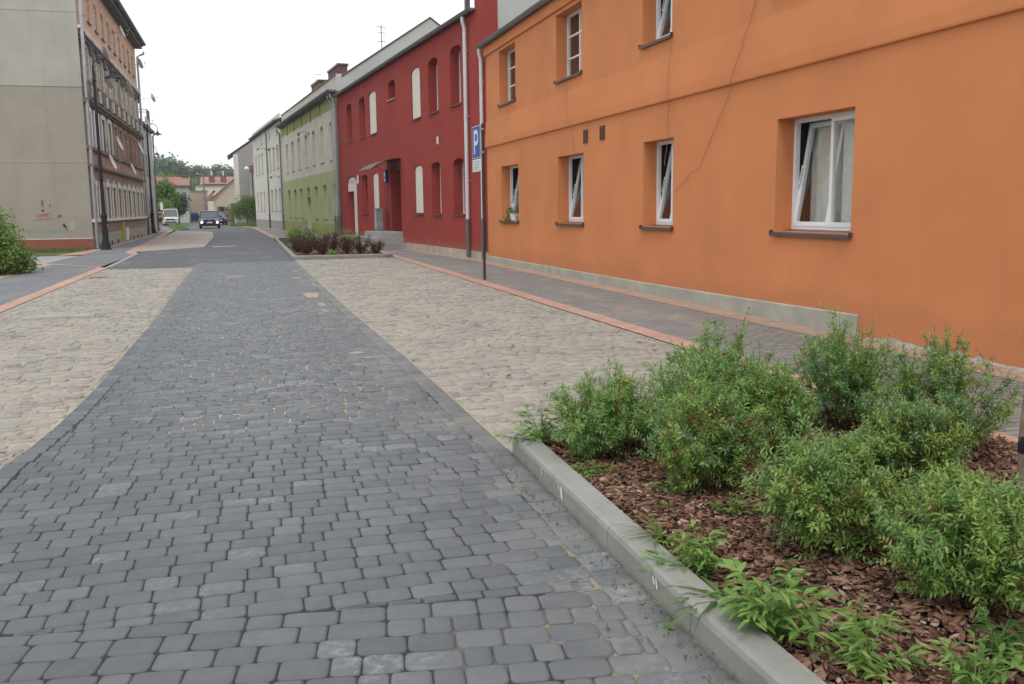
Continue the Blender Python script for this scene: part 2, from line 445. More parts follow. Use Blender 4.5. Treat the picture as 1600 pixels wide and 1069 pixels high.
M['bin_yellow'] = plain('yellow_bin_plastic', (0.55, 0.45, 0.04), 0.5)
M['bin_pale'] = plain('pale_blue_bin_plastic', (0.35, 0.45, 0.55), 0.5)
M['yellow'] = plain('yellow_paint', (0.55, 0.42, 0.08), 0.6)
M['tan'] = stucco('tan_stucco', (0.46, 0.37, 0.27), (0.3, 0.25, 0.2), 0.2, 0.2)
M['beige'] = stucco('beige_stucco', (0.56, 0.48, 0.36), (0.4, 0.3, 0.22), 0.2, 0.2)
M['far_cream'] = stucco('yellowish_cream_stucco', (0.66, 0.60, 0.46), (0.4, 0.36, 0.3), 0.1, 0.1)
M['grey_render'] = stucco('patchy_grey_render', (0.36, 0.345, 0.33), (0.20, 0.19, 0.19), 0.5, 0.5)
M['wood'] = plain('weathered_wood', (0.22, 0.16, 0.125), 0.9, 0.3, 20, 0.5, 60)
M['paint_red'] = plain('red_spray_paint', (0.38, 0.08, 0.09), 0.8, 0.3, 30)
M['paint_teal'] = plain('faded_teal_spray_paint', (0.20, 0.36, 0.31), 0.85, 0.35, 20)
M['paint_dark'] = plain('dark_spray_paint', (0.10, 0.10, 0.11), 0.85, 0.3, 20)
M['paint_yellow'] = plain('pale_yellow_patch', (0.42, 0.40, 0.24), 0.85, 0.2, 20)
M['paint_faded'] = plain('faded_violet_spray_paint', (0.28, 0.22, 0.24), 0.85, 0.3, 20)
M['scratch'] = plain('white_scratch', (0.72, 0.71, 0.66), 0.8, 0.1, 40)
M['cable'] = plain('grey_cable', (0.36, 0.20, 0.12), 0.6)
M['dish'] = plain('satellite_dish_grey', (0.66, 0.67, 0.69), 0.5, 0.08)
M['lens'] = plain('frosted_lamp_lens', (0.75, 0.75, 0.72), 0.3)

# ------------------------------------------------------------------ geometry helpers
class MB:
    def __init__(s):
        s.v, s.f, s.mi = [], [], []
    def poly(s, pts, mi=0):
        b = len(s.v)
        s.v += [tuple(p) for p in pts]
        s.f.append(tuple(range(b, b + len(pts))))
        s.mi.append(mi)
    def box(s, x0, x1, y0, y1, z0, z1, mi=0, xf=None):
        if x0 > x1: x0, x1 = x1, x0
        if y0 > y1: y0, y1 = y1, y0
        p = [(x0, y0, z0), (x1, y0, z0), (x1, y1, z0), (x0, y1, z0), (x0, y0, z1), (x1, y0, z1), (x1, y1, z1), (x0, y1, z1)]
        if xf is not None: p = [tuple(xf @ Vector(q)) for q in p]
        b = len(s.v)
        s.v += p
        for q in ((0, 3, 2, 1), (4, 5, 6, 7), (0, 1, 5, 4), (1, 2, 6, 5), (2, 3, 7, 6), (3, 0, 4, 7)):
            s.f.append(tuple(b + i for i in q)); s.mi.append(mi)
    def prism(s, pts, z0, z1, mi=0, cap=True):
        """pts: ccw list in xy"""
        b = len(s.v); n = len(pts)
        s.v += [(p[0], p[1], z0) for p in pts] + [(p[0], p[1], z1) for p in pts]
        for i in range(n):
            j = (i + 1) % n
            s.f.append((b + i, b + j, b + n + j, b + n + i)); s.mi.append(mi)
        if cap:
            s.f.append(tuple(b + n + i for i in range(n))); s.mi.append(mi)
            s.f.append(tuple(b + n - 1 - i for i in range(n))); s.mi.append(mi)
    def tube(s, path, r, n=8, mi=0, cap=True):
        path = [Vector(p) for p in path]
        rs = r if isinstance(r, (list, tuple)) else [r] * len(path)
        b = len(s.v)
        up = None
        for i, p in enumerate(path):
            d = (path[min(i + 1, len(path) - 1)] - path[max(i - 1, 0)]).normalized()
            if up is None:
                up = Vector((0, 0, 1)) if abs(d.z) < 0.9 else Vector((1, 0, 0))
            a = d.cross(up)
            if a.length < 1e-4: a = d.cross(Vector((0, 1, 0)))
            a.normalize(); c = a.cross(d).normalized(); up = c
            for k in range(n):
                t = 2 * math.pi * k / n
                s.v.append(tuple(p + (a * math.cos(t) + c * math.sin(t)) * rs[i]))
        for i in range(len(path) - 1):
            for k in range(n):
                k2 = (k + 1) % n
                s.f.append((b + i * n + k, b + i * n + k2, b + (i + 1) * n + k2, b + (i + 1) * n + k)); s.mi.append(mi)
        if cap:
            s.f.append(tuple(b + n - 1 - k for k in range(n))); s.mi.append(mi)
            e = b + (len(path) - 1) * n
            s.f.append(tuple(e + k for k in range(n))); s.mi.append(mi)
    def lathe(s, prof, c=(0, 0, 0), n=12, mi=0, axis=None):
        b = len(s.v); c = Vector(c)
        q = axis if axis is not None else Matrix.Identity(3)
        for r, z in prof:
            for k in range(n):
                t = 2 * math.pi * k / n
                s.v.append(tuple(c + q @ Vector((r * math.cos(t), r * math.sin(t), z))))
        for i in range(len(prof) - 1):
            for k in range(n):
                k2 = (k + 1) % n
                s.f.append((b + i * n + k, b + i * n + k2, b + (i + 1) * n + k2, b + (i + 1) * n + k)); s.mi.append(mi)
        s.f.append(tuple(b + n - 1 - k for k in range(n))); s.mi.append(mi)
        e = b + (len(prof) - 1) * n
        s.f.append(tuple(e + k for k in range(n))); s.mi.append(mi)
    def build(s, name, mat, parent=None, smooth=False, bevel=0):
        me = bpy.data.meshes.new(name)
        me.from_pydata(s.v, [], s.f)
        mats = mat if isinstance(mat, (list, tuple)) else [mat]
        for m in mats: me.materials.append(m)
        if len(mats) > 1: me.polygons.foreach_set('material_index', s.mi)
        if smooth: me.polygons.foreach_set('use_smooth', [True] * len(me.polygons))
        me.update()
        return link(name, me, parent, bevel)

def link(name, me, parent=None, bevel=0):
    o = bpy.data.objects.new(name, me)
    COL.objects.link(o)
    if parent is not None: o.parent = parent
    if bevel:
        m = o.modifiers.new('bevel', 'BEVEL'); m.width = bevel; m.segments = 2; m.limit_method = 'ANGLE'
    return o

def np_mesh(name, V, faces_list, mats, parent=None, smooth=False, mi=None):
    """V (n,3); faces_list: list of int arrays (m,k)"""
    me = bpy.data.meshes.new(name)
    V = np.asarray(V, np.float32)
    me.vertices.add(len(V)); me.vertices.foreach_set('co', V.ravel())
    idx = np.concatenate([f.ravel() for f in faces_list]).astype(np.int32)
    tot = np.concatenate([np.full(len(f), f.shape[1], np.int32) for f in faces_list])
    st = np.concatenate([[0], np.cumsum(tot)[:-1]]).astype(np.int32)
    me.loops.add(len(idx)); me.loops.foreach_set('vertex_index', idx)
    me.polygons.add(len(tot)); me.polygons.foreach_set('loop_start', st); me.polygons.foreach_set('loop_total', tot)
    mats = mats if isinstance(mats, (list, tuple)) else [mats]
    for m in mats: me.materials.append(m)
    if mi is not None: me.polygons.foreach_set('material_index', mi)
    if smooth: me.polygons.foreach_set('use_smooth', np.ones(len(tot), bool))
    me.update(calc_edges=True); me.validate()
    return link(name, me, parent)

def tag(o, label=None, cat=None, group=None, kind=None):
    if label: o['label'] = label
    if cat: o['category'] = cat
    if group: o['group'] = group
    if kind: o['kind'] = kind
    return o

def thing(name, label, cat, loc=(0, 0, 0), rz=0, group=None):
    o = bpy.data.objects.new(name, None)
    COL.objects.link(o)
    o.location = loc; o.rotation_euler = (0, 0, rz)
    o.empty_display_size = 0.3
    return tag(o, label, cat, group)

def dup(root, loc=None, rz=None, label=None, group=None, scale=None):
    r = root.copy(); COL.objects.link(r)
    if loc is not None: r.location = loc
    if rz is not None: r.rotation_euler = (0, 0, rz)
    if scale is not None: r.scale = (scale,) * 3 if isinstance(scale, (int, float)) else scale
    if label: r['label'] = label
    if group: r['group'] = group
    for ch in [c for c in list(COL.objects) if c.parent == root]:
        c = ch.copy(); COL.objects.link(c); c.parent = r
        for g in [q for q in list(COL.objects) if q.parent == ch]:
            d = g.copy(); COL.objects.link(d); d.parent = c
    return r

def text_mesh(name, body, size, extrude, mat, parent, loc, rot, bold=0.0):
    cu = bpy.data.curves.new(name, 'FONT')
    cu.body = body; cu.size = size; cu.extrude = extrude; cu.offset = bold
    cu.align_x = 'CENTER'
    tmp = bpy.data.objects.new('tmp', cu); COL.objects.link(tmp)
    dg = bpy.context.evaluated_depsgraph_get()
    me = bpy.data.meshes.new_from_object(tmp.evaluated_get(dg))
    bpy.data.objects.remove(tmp)
    me.materials.clear(); me.materials.append(mat)
    o = link(name, me, parent)
    o.location = loc; o.rotation_euler = rot
    return o

# ------------------------------------------------------------------ ground
def sheet(name, pts, z, mat, kind='structure'):
    b = MB(); b.poly([(p[0], p[1], z) for p in pts])
    return tag(b.build(name, mat), kind=kind)

def strip_pts(cl, wl, wr):
    """centre line to polygon; offsets to left / right in x"""
    return [(x - wl, y) for x, y in cl][::-1] + [(x + wr, y) for x, y in cl]

# everything sits on one large sheet
sheet('ground', [(-400, -60), (400, -60), (400, 700), (-400, 700)], -0.06, M['ground'])

def stones(name, W, mats, ring=12, base_z=-0.016, dome=0.0, seed=1, jit=0.003, kind='structure', extra=None):
    """W: rows of (cx, cy, w, h, rot, corner, ztop). builds rounded blocks as one mesh"""
    rg = np.random.default_rng(seed)
    W = np.asarray(W, float); n = len(W)
    t = (np.arange(ring) + 0.5) * 2 * math.pi / ring
    ex = W[:, 5:6]                         # superellipse exponent, small = square
    ct, st_ = np.cos(t)[None], np.sin(t)[None]
    ux = np.sign(ct) * np.abs(ct) ** ex
    uy = np.sign(st_) * np.abs(st_) ** ex
    lx = ux * W[:, 2:3] / 2 + rg.normal(0, jit, (n, ring))
    ly = uy * W[:, 3:4] / 2 + rg.normal(0, jit, (n, ring))
    c, s_ = np.cos(W[:, 4:5]), np.sin(W[:, 4:5])
    tx, ty = rg.normal(0, 0.007, (n, 1)), rg.normal(0, 0.007, (n, 1))
    top = W[:, 6:7]
    e = 0.009
    rings = []
    for (ins, dz) in ((0.0, base_z), (0.0006, -0.0065), (0.003, -0.0022), (e + 0.003, 0.0)):
        fx = np.maximum(0.05, 1 - 2 * ins / W[:, 2:3]); fy = np.maximum(0.05, 1 - 2 * ins / W[:, 3:4])
        X = lx * fx; Y = ly * fy
        Z = top + dz + (X * tx + Y * ty if dz > base_z else 0 * X)
        rings.append((X, Y, Z))
    X = lx * 0.45; Y = ly * 0.45
    rings.append((X, Y, top + dome * 0.8 + X * tx + Y * ty))
    K = len(rings)
    V = np.zeros((n, K * ring + 1, 3))
    for k, (X, Y, Z) in enumerate(rings):
        V[:, k * ring:(k + 1) * ring, 0] = W[:, 0:1] + X * c - Y * s_
        V[:, k * ring:(k + 1) * ring, 1] = W[:, 1:2] + X * s_ + Y * c
        V[:, k * ring:(k + 1) * ring, 2] = Z
    V[:, -1, 0] = W[:, 0]; V[:, -1, 1] = W[:, 1]; V[:, -1, 2] = W[:, 6] + dome
    nv = K * ring + 1
    q = []
    for k in range(K - 1):
        for i in range(ring):
            j = (i + 1) % ring
            q.append((k * ring + i, k * ring + j, (k + 1) * ring + j, (k + 1) * ring + i))
    q = np.array(q); tr = np.array([((K - 1) * ring + i, (K - 1) * ring + (i + 1) % ring, nv - 1) for i in range(ring)])
    off = (np.arange(n) * nv)[:, None, None]
    F4 = (q[None] + off).reshape(-1, 4); F3 = (tr[None] + off).reshape(-1, 3)
    V = V.reshape(-1, 3); fl = [F4, F3]
    mi = np.zeros(len(F4) + len(F3), np.int32)
    if extra is not None:                   # flat bed polygons under the stones
        for (pts, z) in extra:
            b = len(V); V = np.vstack([V, [(p[0], p[1], z) for p in pts]])
            fl.append(np.arange(b, b + len(pts))[None]); mi = np.append(mi, 1)
    return tag(np_mesh(name, V, fl, mats, smooth=True, mi=mi), kind=kind)

GAP = 0.0015
RL, RR_ = -1.46, 1.60                        # carriageway edges
W = []
def lay_rows(y0, y1, x0f, x1f, rowh, widths, rot=0.0, org=(0, 0), clip=None, rg=random.Random(3), ex=0.30, gap=GAP, zj=0.0015, wob=0.0):
    """rows along local x; rotated about org"""
    y = y0
    while y < y1:
        x = x0f - rg.random() * 0.2
        while x < x1f:
            w_ = rg.choice(widths) * (1 + rg.uniform(-.03, .03))
            cx, cy = x + w_ / 2, y + rowh / 2 + wob * math.sin(x * 1.9 + y * .7)
            c_, s_ = math.cos(rot), math.sin(rot)
            X = org[0] + (cx - org[0]) * c_ - (cy - org[1]) * s_
            Y = org[1] + (cx - org[0]) * s_ + (cy - org[1]) * c_
            k = clip(X, Y, w_, rowh) if clip else (X, Y, w_, rowh)
            if k:
                W.append((k[0], k[1], k[2] - gap, k[3] - gap, rot + rg.gauss(0, 0.006), ex * rg.uniform(0.85, 1.15), max(-.0008, rg.gauss(0, zj))))
            x += w_
        y += rowh
seam = lambda x: 3.66 - 0.115 * x
def cut(X, Y, w_, lo=RL + 0.14, hi=RR_ - 0.155):
    a, b = max(X - w_ / 2, lo), min(X + w_ / 2, hi)
    if b - a < 0.024: return None
    return ((a + b) / 2, Y, b - a)
def clip_up(X, Y, w_, h_):
    hi = RR_ - 0.155 if Y > 5.85 else 1.36
    k = cut(X, Y, w_, RL + 0.14, hi if Y > 5.85 else 1.362 + max(0, Y - 3) * .0285)
    if k is None: return None
    lo_ = max(Y - h_ / 2, seam(k[0]) + 0.004); t_ = Y + h_ / 2
    if t_ - lo_ < 0.02: return None
    return (k[0], (lo_ + t_) / 2, k[2], t_ - lo_)
def clip_dn(X, Y, w_, h_):
    k = cut(X, Y, w_, -3.2, 1.372)
    if k is None: return None
    t_ = min(Y + h_ / 2, seam(k[0])); lo_ = Y - h_ / 2
    if t_ - lo_ < 0.02: return None
    return (k[0], (lo_ + t_) / 2, k[2], t_ - lo_)
WD = [0.105, 0.14, 0.14, 0.175, 0.175, 0.21]
lay_rows(0.4, 30.2, RL - .3, RR_ + .1, 0.135, WD, 0.0, (0, 4), clip_up, wob=0.012)
lay_rows(-1.0, 6.0, -3.6, 2.4, 0.14, WD, R(-8.5), (0.4, 3.6), clip_dn, random.Random(5))
# border courses
def course(x, y0, y1, wid, lens, seed, skew=0.0):
    rg = random.Random(seed); y = y0
    while y < y1:
        l_ = rg.choice(lens)
        W.append((x + skew * max(0, y - 3.0), y + l_ / 2, wid - GAP, l_ - GAP, rg.gauss(0, .006), 0.2, rg.gauss(0, .001)))
        y += l_
course(RL + 0.067, 3.75, 30.2, 0.135, [0.21, 0.175, 0.21], 1)
course(RR_ - 0.078, 5.85, 30.2, 0.15, [0.21, 0.21, 0.175], 2)
course(1.445, -1.0, 5.78, 0.165, [0.21, 0.21, 0.175], 3, 0.0285)
WL = ([0, 5.5, 6.4, 6.9, 7.8, 9.3, 12, 15.6, 20.7, 27.5, 31], [-.10, -.14, -.12, -.05, .02, .06, .06, .08, 0, -.03, -.03])
WR = ([0, 7, 9.3, 11.4, 14.5, 20.3, 31.4], [0.0, .02, .01, -.02, -.07, -.10, -.15])
def warp(x, y):
    f = min(1, max(0, (x - RL) / (RR_ - RL)))
    return x + (1 - f) * float(np.interp(y, *WL)) * (1 if x > RL - .6 else max(0, 1 - (RL - .6 - x) / 1.6)) + f * float(np.interp(y, *WR)) * (1 if x < RR_ + .4 else max(0, 1 - (x - RR_ - .4) / 1.8))
def wscale(y): return 1 + (float(np.interp(y, *WR)) - float(np.interp(y, *WL))) / (RR_ - RL)
W = [(warp(q[0], q[1]), q[1], q[2] * (wscale(q[1]) if RL + .1 < q[0] < RR_ - .13 else 1), *q[3:]) for q in W]
YB = [3.0, 4, 5, 5.55, 6.2, 6.6, 7, 7.6, 8.4, 9.3, 10.5, 12, 14, 16, 18, 21, 24, 27.5, 30.3]
EL = [(warp(RL, y) + .004, y) for y in YB]; ER = [(warp(RR_, y) - .004, y) for y in YB if y > 5.5]
# keep
near = [q for q in W if q[1] < 12]; far = [q for q in W if q[1] >= 12]
# keep the near left part of the carriageway where the cobbled bay begins
near = [q for q in near if not (q[0] < RL - 0.15 and q[1] > 3.75)]
bed_pts = EL + ER[::-1] + [(1.63, 5.6), (1.545, 3.0), (1.53, -1.2), (-3.3, -1.2), (-3.3, 3.0)]
stones('road', near, [M['setts'], M['joint']], 20, -0.016, 0.0012, 1, 0.0009, extra=[(bed_pts, -0.0065), ([p for p in EL if p[1] >= 7][::-1] + [p for p in ER if p[1] >= 7], -0.0034)])
stones('road_distance', far, [M['setts']], 8, -0.013, 0.001, 2, 0.001)

# cobbled parking bays
def cobbles(name, x0, x1, y0, y1, seed, bed, ringn=10, keep=None):
    rg = random.Random(seed); Wc = []
    y = y0
    while y < y1:
        h_ = rg.uniform(0.105, 0.16)
        x = x0 - rg.random() * 0.1
        while x < x1:
            w_ = rg.uniform(0.10, 0.22)
            cx = x + w_ / 2
            cy = y + h_ / 2 + 0.02 * math.sin(cx * 2.1 + y) + rg.gauss(0, 0.008)
            a, b = max(cx - w_ / 2, x0), min(cx + w_ / 2, x1)
            if b - a > 0.06 and (keep is None or keep(cx, cy)):
                g = rg.uniform(0.012, 0.028)
                Wc.append((warp((a + b) / 2, cy), cy, b - a - g, h_ - g * 0.9 + rg.uniform(-.012, .006), rg.gauss(0, 0.07), rg.uniform(0.34, 0.62), rg.gauss(0.0, 0.0035)))
            x += w_
        y += h_
    return stones(name, Wc, [M['cobble'], M['sand']], ringn, -0.03, 0.005, seed, 0.006, extra=[(bed, -0.0075)])
cobbles('parking_bay_cobbles', RR_ + 0.01, 4.70, 5.98, 30.75, 21, [(4.72, 5.6), (4.72, 30.8), (RR_ - 0.17, 30.8)] + [(x - .006, y) for x, y in ER[::-1]])
cobbles('parking_bay_cobbles_across', -3.88, RL - 0.01, 3.1, 28.2, 22, [(x + .006, y) for x, y in EL if y < 28] + [(RL - .03, 28.3), (-3.92, 28.3), (-3.92, 3.02)])
# carriageway beyond the cobbled bays, with the side entrance on the left
sheet('road_far', [(RL - 0.02, 30.3), (RL - .02, 28.3), (-3.95, 28.3), (-4.1, 39.9), (-4.5, 39.95), (-1.82, 44.05), (-1.9, 60), (-2.48, 76.05), (-5.5, 81), (-6.4, 95), (-9.5, 125), (-16, 180), (-5, 180), (-3.4, 125), (-1.3, 108), (0.58, 87), (0.95, 76), (1.42, 56), (1.44, 45), (RR_, 30.6), (RR_, 30.3)][::-1], -0.004, M['far_setts'])
sheet('parking_bay_far', [(-4.5, 39.98), (-1.85, 44.05), (-1.93, 60), (-2.5, 76), (-5.5, 80.95), (-5.0, 61), (-4.6, 50)], -0.001, M['far_cobble'])
# clay-red bands
def sheet2(name, left, right, z, mat):
    b = MB()
    for i in range(len(left) - 1): b.poly([(*left[i], z), (*right[i], z), (*right[i + 1], z), (*left[i + 1], z)])
    return tag(b.build(name, mat), kind='structure')
def band(name, cl, wl, wr, z, mat): return sheet2(name, [(x - wl, y) for x, y in cl], [(x + wr, y) for x, y in cl], z, mat)
band('red_band_kerbside', [(4.86, -3), (4.87, 12), (4.86, 31), (4.9, 52), (4.4, 56)], 0.14, 0.15, 0.001, M['red_band'])
band('red_band_bend', [(1.62, 54), (1.2, 72), (0.8, 87), (-0.3, 100), (-1.2, 110), (-3.3, 128)], 0.15, 0.25, 0.001, M['red_band'])
FX = lambda y: 7.05 if y < 28 else 7.05 - 0.0872 * (y - 28)      # facade line on the right
ys = [-6, 5, 12, 20, 28, 40, 55, 75, 96.2]
pl0 = [(5.0, -6), (5.02, 12), (5.01, 28), (5.01, 31), (5.05, 53), (1.75, 56), (1.3, 74), (0.98, 87), (0.2, 97)]
sheet2('pavement', pl0, [(FX(y) - 0.42, y) for x, y in pl0], -0.002, M['walk'])
sheet2('red_band_wallside', [(FX(y) - 0.43, y) for y in ys], [(FX(y) + 0.1, y) for y in ys], 0.002, M['faded_band'])
# left pavement
sheet('pavement_across', [(-5.88, -3), (-4.18, -3), (-4.18, 29.4), (-4.1, 39), (-4.6, 40), (-5.05, 55), (-5.45, 65), (-5.95, 77), (-6.45, 90), (-9.6, 118), (-10.8, 118), (-7.9, 80.2), (-6.32, 67), (-6.02, 43), (-5.95, 38.5), (-6.2, 33), (-5.88, 31.9)], 0.0, M['walk_left'])
band('red_band_across_kerbside', [(-4.04, -3), (-4.04, 29.3)], 0.15, 0.13, 0.004, M['red_band'])
band('red_band_across_upper', [(-4.2, 38.3), (-4.55, 40.3), (-4.95, 55), (-5.35, 65), (-5.85, 77), (-6.35, 90)], 0.18, 0.2, 0.004, M['red_band'])
sheet('drain_channel', [(-4.0, 29.3), (-3.86, 29.3), (-4.02, 38.3), (-4.18, 38.3)], 0.005, M['concrete'])
band('red_band_across_outer', [(-6.05, -3), (-6.05, 31), (-5.98, 32.2)], 0.18, 0.17, 0.003, M['red_band'])
sheet('red_band_crossing', [(-5.9, 31.8), (-4.15, 29.25), (-4.15, 29.55), (-5.9, 32.15)], 0.005, M['red_band'])
sheet('red_band_wallside_across', [(-6.0, 38.5), (-5.98, 44), (-6.0, 67), (-6.4, 67), (-6.4, 43.7), (-6.9, 38.2)], 0.003, M['red_band'])
sheet('path', [(-6.0, 32.3), (-6.05, 38.2), (-7.0, 38.3), (-20, 42), (-20, 38), (-9, 33.5)], -0.02, M['concrete'])

# ------------------------------------------------------------------ kerbed planting beds
def kerb_run(name, label, pts, wid=0.15, h=0.12, seg=1.0, group='concrete kerbs of the planting beds', inward=1):
    """kerb stones butted end to end along a polyline; one thing per bed"""
    t = thing(name, label, 'kerb', (pts[0][0], pts[0][1], 0), 0, group)
    base = Vector((pts[0][0], pts[0][1], 0))
    for (a, b) in zip(pts[:-1], pts[1:]):
        a, b = Vector((*a, 0)), Vector((*b, 0))
        d = (b - a); Ln = d.length; d.normalize()
        nrm = Vector((-d.y, d.x, 0)) * inward
        n = max(1, round(Ln / seg))
        for i in range(n):
            p = a + d * (Ln * i / n + 0.003); q = a + d * (Ln * (i + 1) / n - 0.003)
            prof = [(0, -0.1), (0.0, h - 0.03), (0.008, h - 0.010), (0.026, h), (wid - 0.012, h), (wid, h - 0.012), (wid, -0.1)]
            mb = MB(); dz = random.uniform(-.003, .003)
            A = [tuple(p - base + nrm * u + Vector((0, 0, z + dz))) for u, z in prof]
            B = [tuple(q - base + nrm * u + Vector((0, 0, z + dz))) for u, z in prof]
            k = len(prof)
            for j in range(k - 1):
                mb.poly([A[j], A[j + 1], B[j + 1], B[j]])
            mb.poly(A[::-1]); mb.poly(B)
            mb.build('kerb_stone', M['kerb'], t)
    return t
near_kerb = kerb_run('bed_kerb', 'grey concrete kerb with white scratches around the near mulched bed', [(1.535, -1.0), (1.535, 3.0), (1.615, 5.72), (1.70, 5.93), (4.72, 5.93)], inward=-1)
far_kerb = kerb_run('bed_kerb', 'low grey concrete kerb around the far bed of maroon shrubs', [(1.44, 54.0), (1.44, 52), (1.40, 31.5), (1.48, 31.08), (4.42, 30.98), (4.70, 31.15)], seg=1.0, inward=-1 if False else 1)
mb = MB()
for (y, z0, z1, dx) in ((5.0, 0.055, 0.105, .0), (4.62, 0.03, 0.10, .0), (4.60, 0.02, 0.112, 0.0), (3.33, 0.06, 0.11, 0), (3.30, 0.05, 0.115, 0), (4.66, .06, .10, 0)):
    xk = 1.535 + max(0, (y - 3) / 2.72) * 0.08 - 0.004
    mb.poly([(xk - 1.535, y + 1.0, z0), (xk - 1.535, y + 1.0 + .016, z0), (xk - 1.535, y + 1.0 + .03, min(z1, .09)), (xk - 1.535, y + 1.0 + .012, min(z1, .09))])
mb.build('scratch', M['scratch'], near_kerb)

def chips(name, label, n, region, z, smin, smax, seed, mat):
    rg = np.random.default_rng(seed)
    x0, x1, y0, y1 = region
    P = np.stack([rg.uniform(x0, x1, n), y0 + (y1 - y0) * rg.uniform(0, 1, n) ** 1.15, z + np.abs(rg.normal(0, 0.011, n))], 1)
    L_ = rg.uniform(smin, smax, n) * rg.choice([1, 1, 1.6], n); Wd = L_ * rg.uniform(0.25, 0.7, n); T = rg.uniform(0.002, 0.007, n)
    base = np.array([(-.5, -.35, 0), (-.1, -.5, 0), (.5, -.2, 0), (.38, .4, 0), (-.05, .5, 0), (-.45, .3, 0)])
    k = len(base)
    V = np.zeros((n, 2 * k, 3))
    j = base[None] * np.stack([L_, Wd, T], 1)[:, None] + rg.normal(0, 0.1, (n, k, 3)) * np.stack([L_, Wd, 0 * T], 1)[:, None]
    V[:, :k] = j; V[:, k:] = j * 0.93; V[:, k:, 2] += T[:, None]
    a, b_, c_ = rg.uniform(0, 2 * np.pi, n), rg.normal(0, 0.33, n), rg.normal(0, 0.33, n)
    ca, sa, cb, sb, cc, s2 = np.cos(a), np.sin(a), np.cos(b_), np.sin(b_), np.cos(c_), np.sin(c_)
    O = np.zeros(n)
    Rz = np.stack([np.stack([ca, -sa, O], 1), np.stack([sa, ca, O], 1), np.stack([O, O, O + 1], 1)], 1)
    Rx = np.stack([np.stack([O + 1, O, O], 1), np.stack([O, cb, -sb], 1), np.stack([O, sb, cb], 1)], 1)
    Ry = np.stack([np.stack([cc, O, s2], 1), np.stack([O, O + 1, O], 1), np.stack([-s2, O, cc], 1)], 1)
    V = np.einsum('nij,nkj->nki', Rz @ Rx @ Ry, V) + P[:, None]
    off = (np.arange(n) * 2 * k)[:, None, None]
    side = np.array([(i, (i + 1) % k, k + (i + 1) % k, k + i) for i in range(k)])
    topf = np.arange(k, 2 * k)[None]
    fl = [(side[None] + off).reshape(-1, 4), (topf[None] + off).reshape(-1, k)]
    return tag(np_mesh(name, V.reshape(-1, 3), fl, mat), label, 'mulch' if 'mulch' in name else 'litter', kind='stuff')
BZ = 0.045
mb = MB()
# lumpy soil under the mulch
nx, ny = 26, 60
rg = random.Random(4)
zz = [[BZ + 0.012 * math.sin(i * .9 + j * .35) + rg.uniform(-.006, .006) for j in range(ny + 1)] for i in range(nx + 1)]
sx = [1.66 + (4.74 - 1.66) * i / nx for i in range(nx + 1)]; sy = [-1.0 + 6.8 * j / ny for j in range(ny + 1)]
for i in range(nx):
    for j in range(ny):
        mb.poly([(sx[i], sy[j], zz[i][j]), (sx[i + 1], sy[j], zz[i + 1][j]), (sx[i + 1], sy[j + 1], zz[i + 1][j + 1]), (sx[i], sy[j + 1], zz[i][j + 1])])
tag(mb.build('soil', M['soil'], smooth=True), kind='structure')
chips('bark_mulch', 'reddish brown bark chip mulch covering the near planting bed', 32000, (1.70, 4.72, 1.6, 5.78), BZ + 0.008, 0.012, 0.042, 31, M['chip'])
chips('fallen_bark_litter', 'dry bark crumbs and leaf bits lying along the foot of the kerb', 420, (1.42, 1.53, 1.9, 5.7), 0.001, 0.003, 0.010, 32, M['litter'])
chips('scattered_leaf_litter', 'dry leaf scraps scattered on the cobbled parking bay', 60, (1.2, 4.5, 3.0, 14), 0.006, 0.015, 0.04, 33, M['litter'])
mb = MB()
mb.poly([(1.58, 31.2, .03), (4.7, 31.2, .03), (4.72, 54, .03), (1.58, 54, .03)])
tag(mb.build('soil', M['soil']), kind='structure')
chips('bark_mulch', 'thin bark mulch over the soil of the far planting bed', 2500, (1.6, 4.7, 31.2, 40), 0.03, 0.04, 0.09, 34, M['chip'])

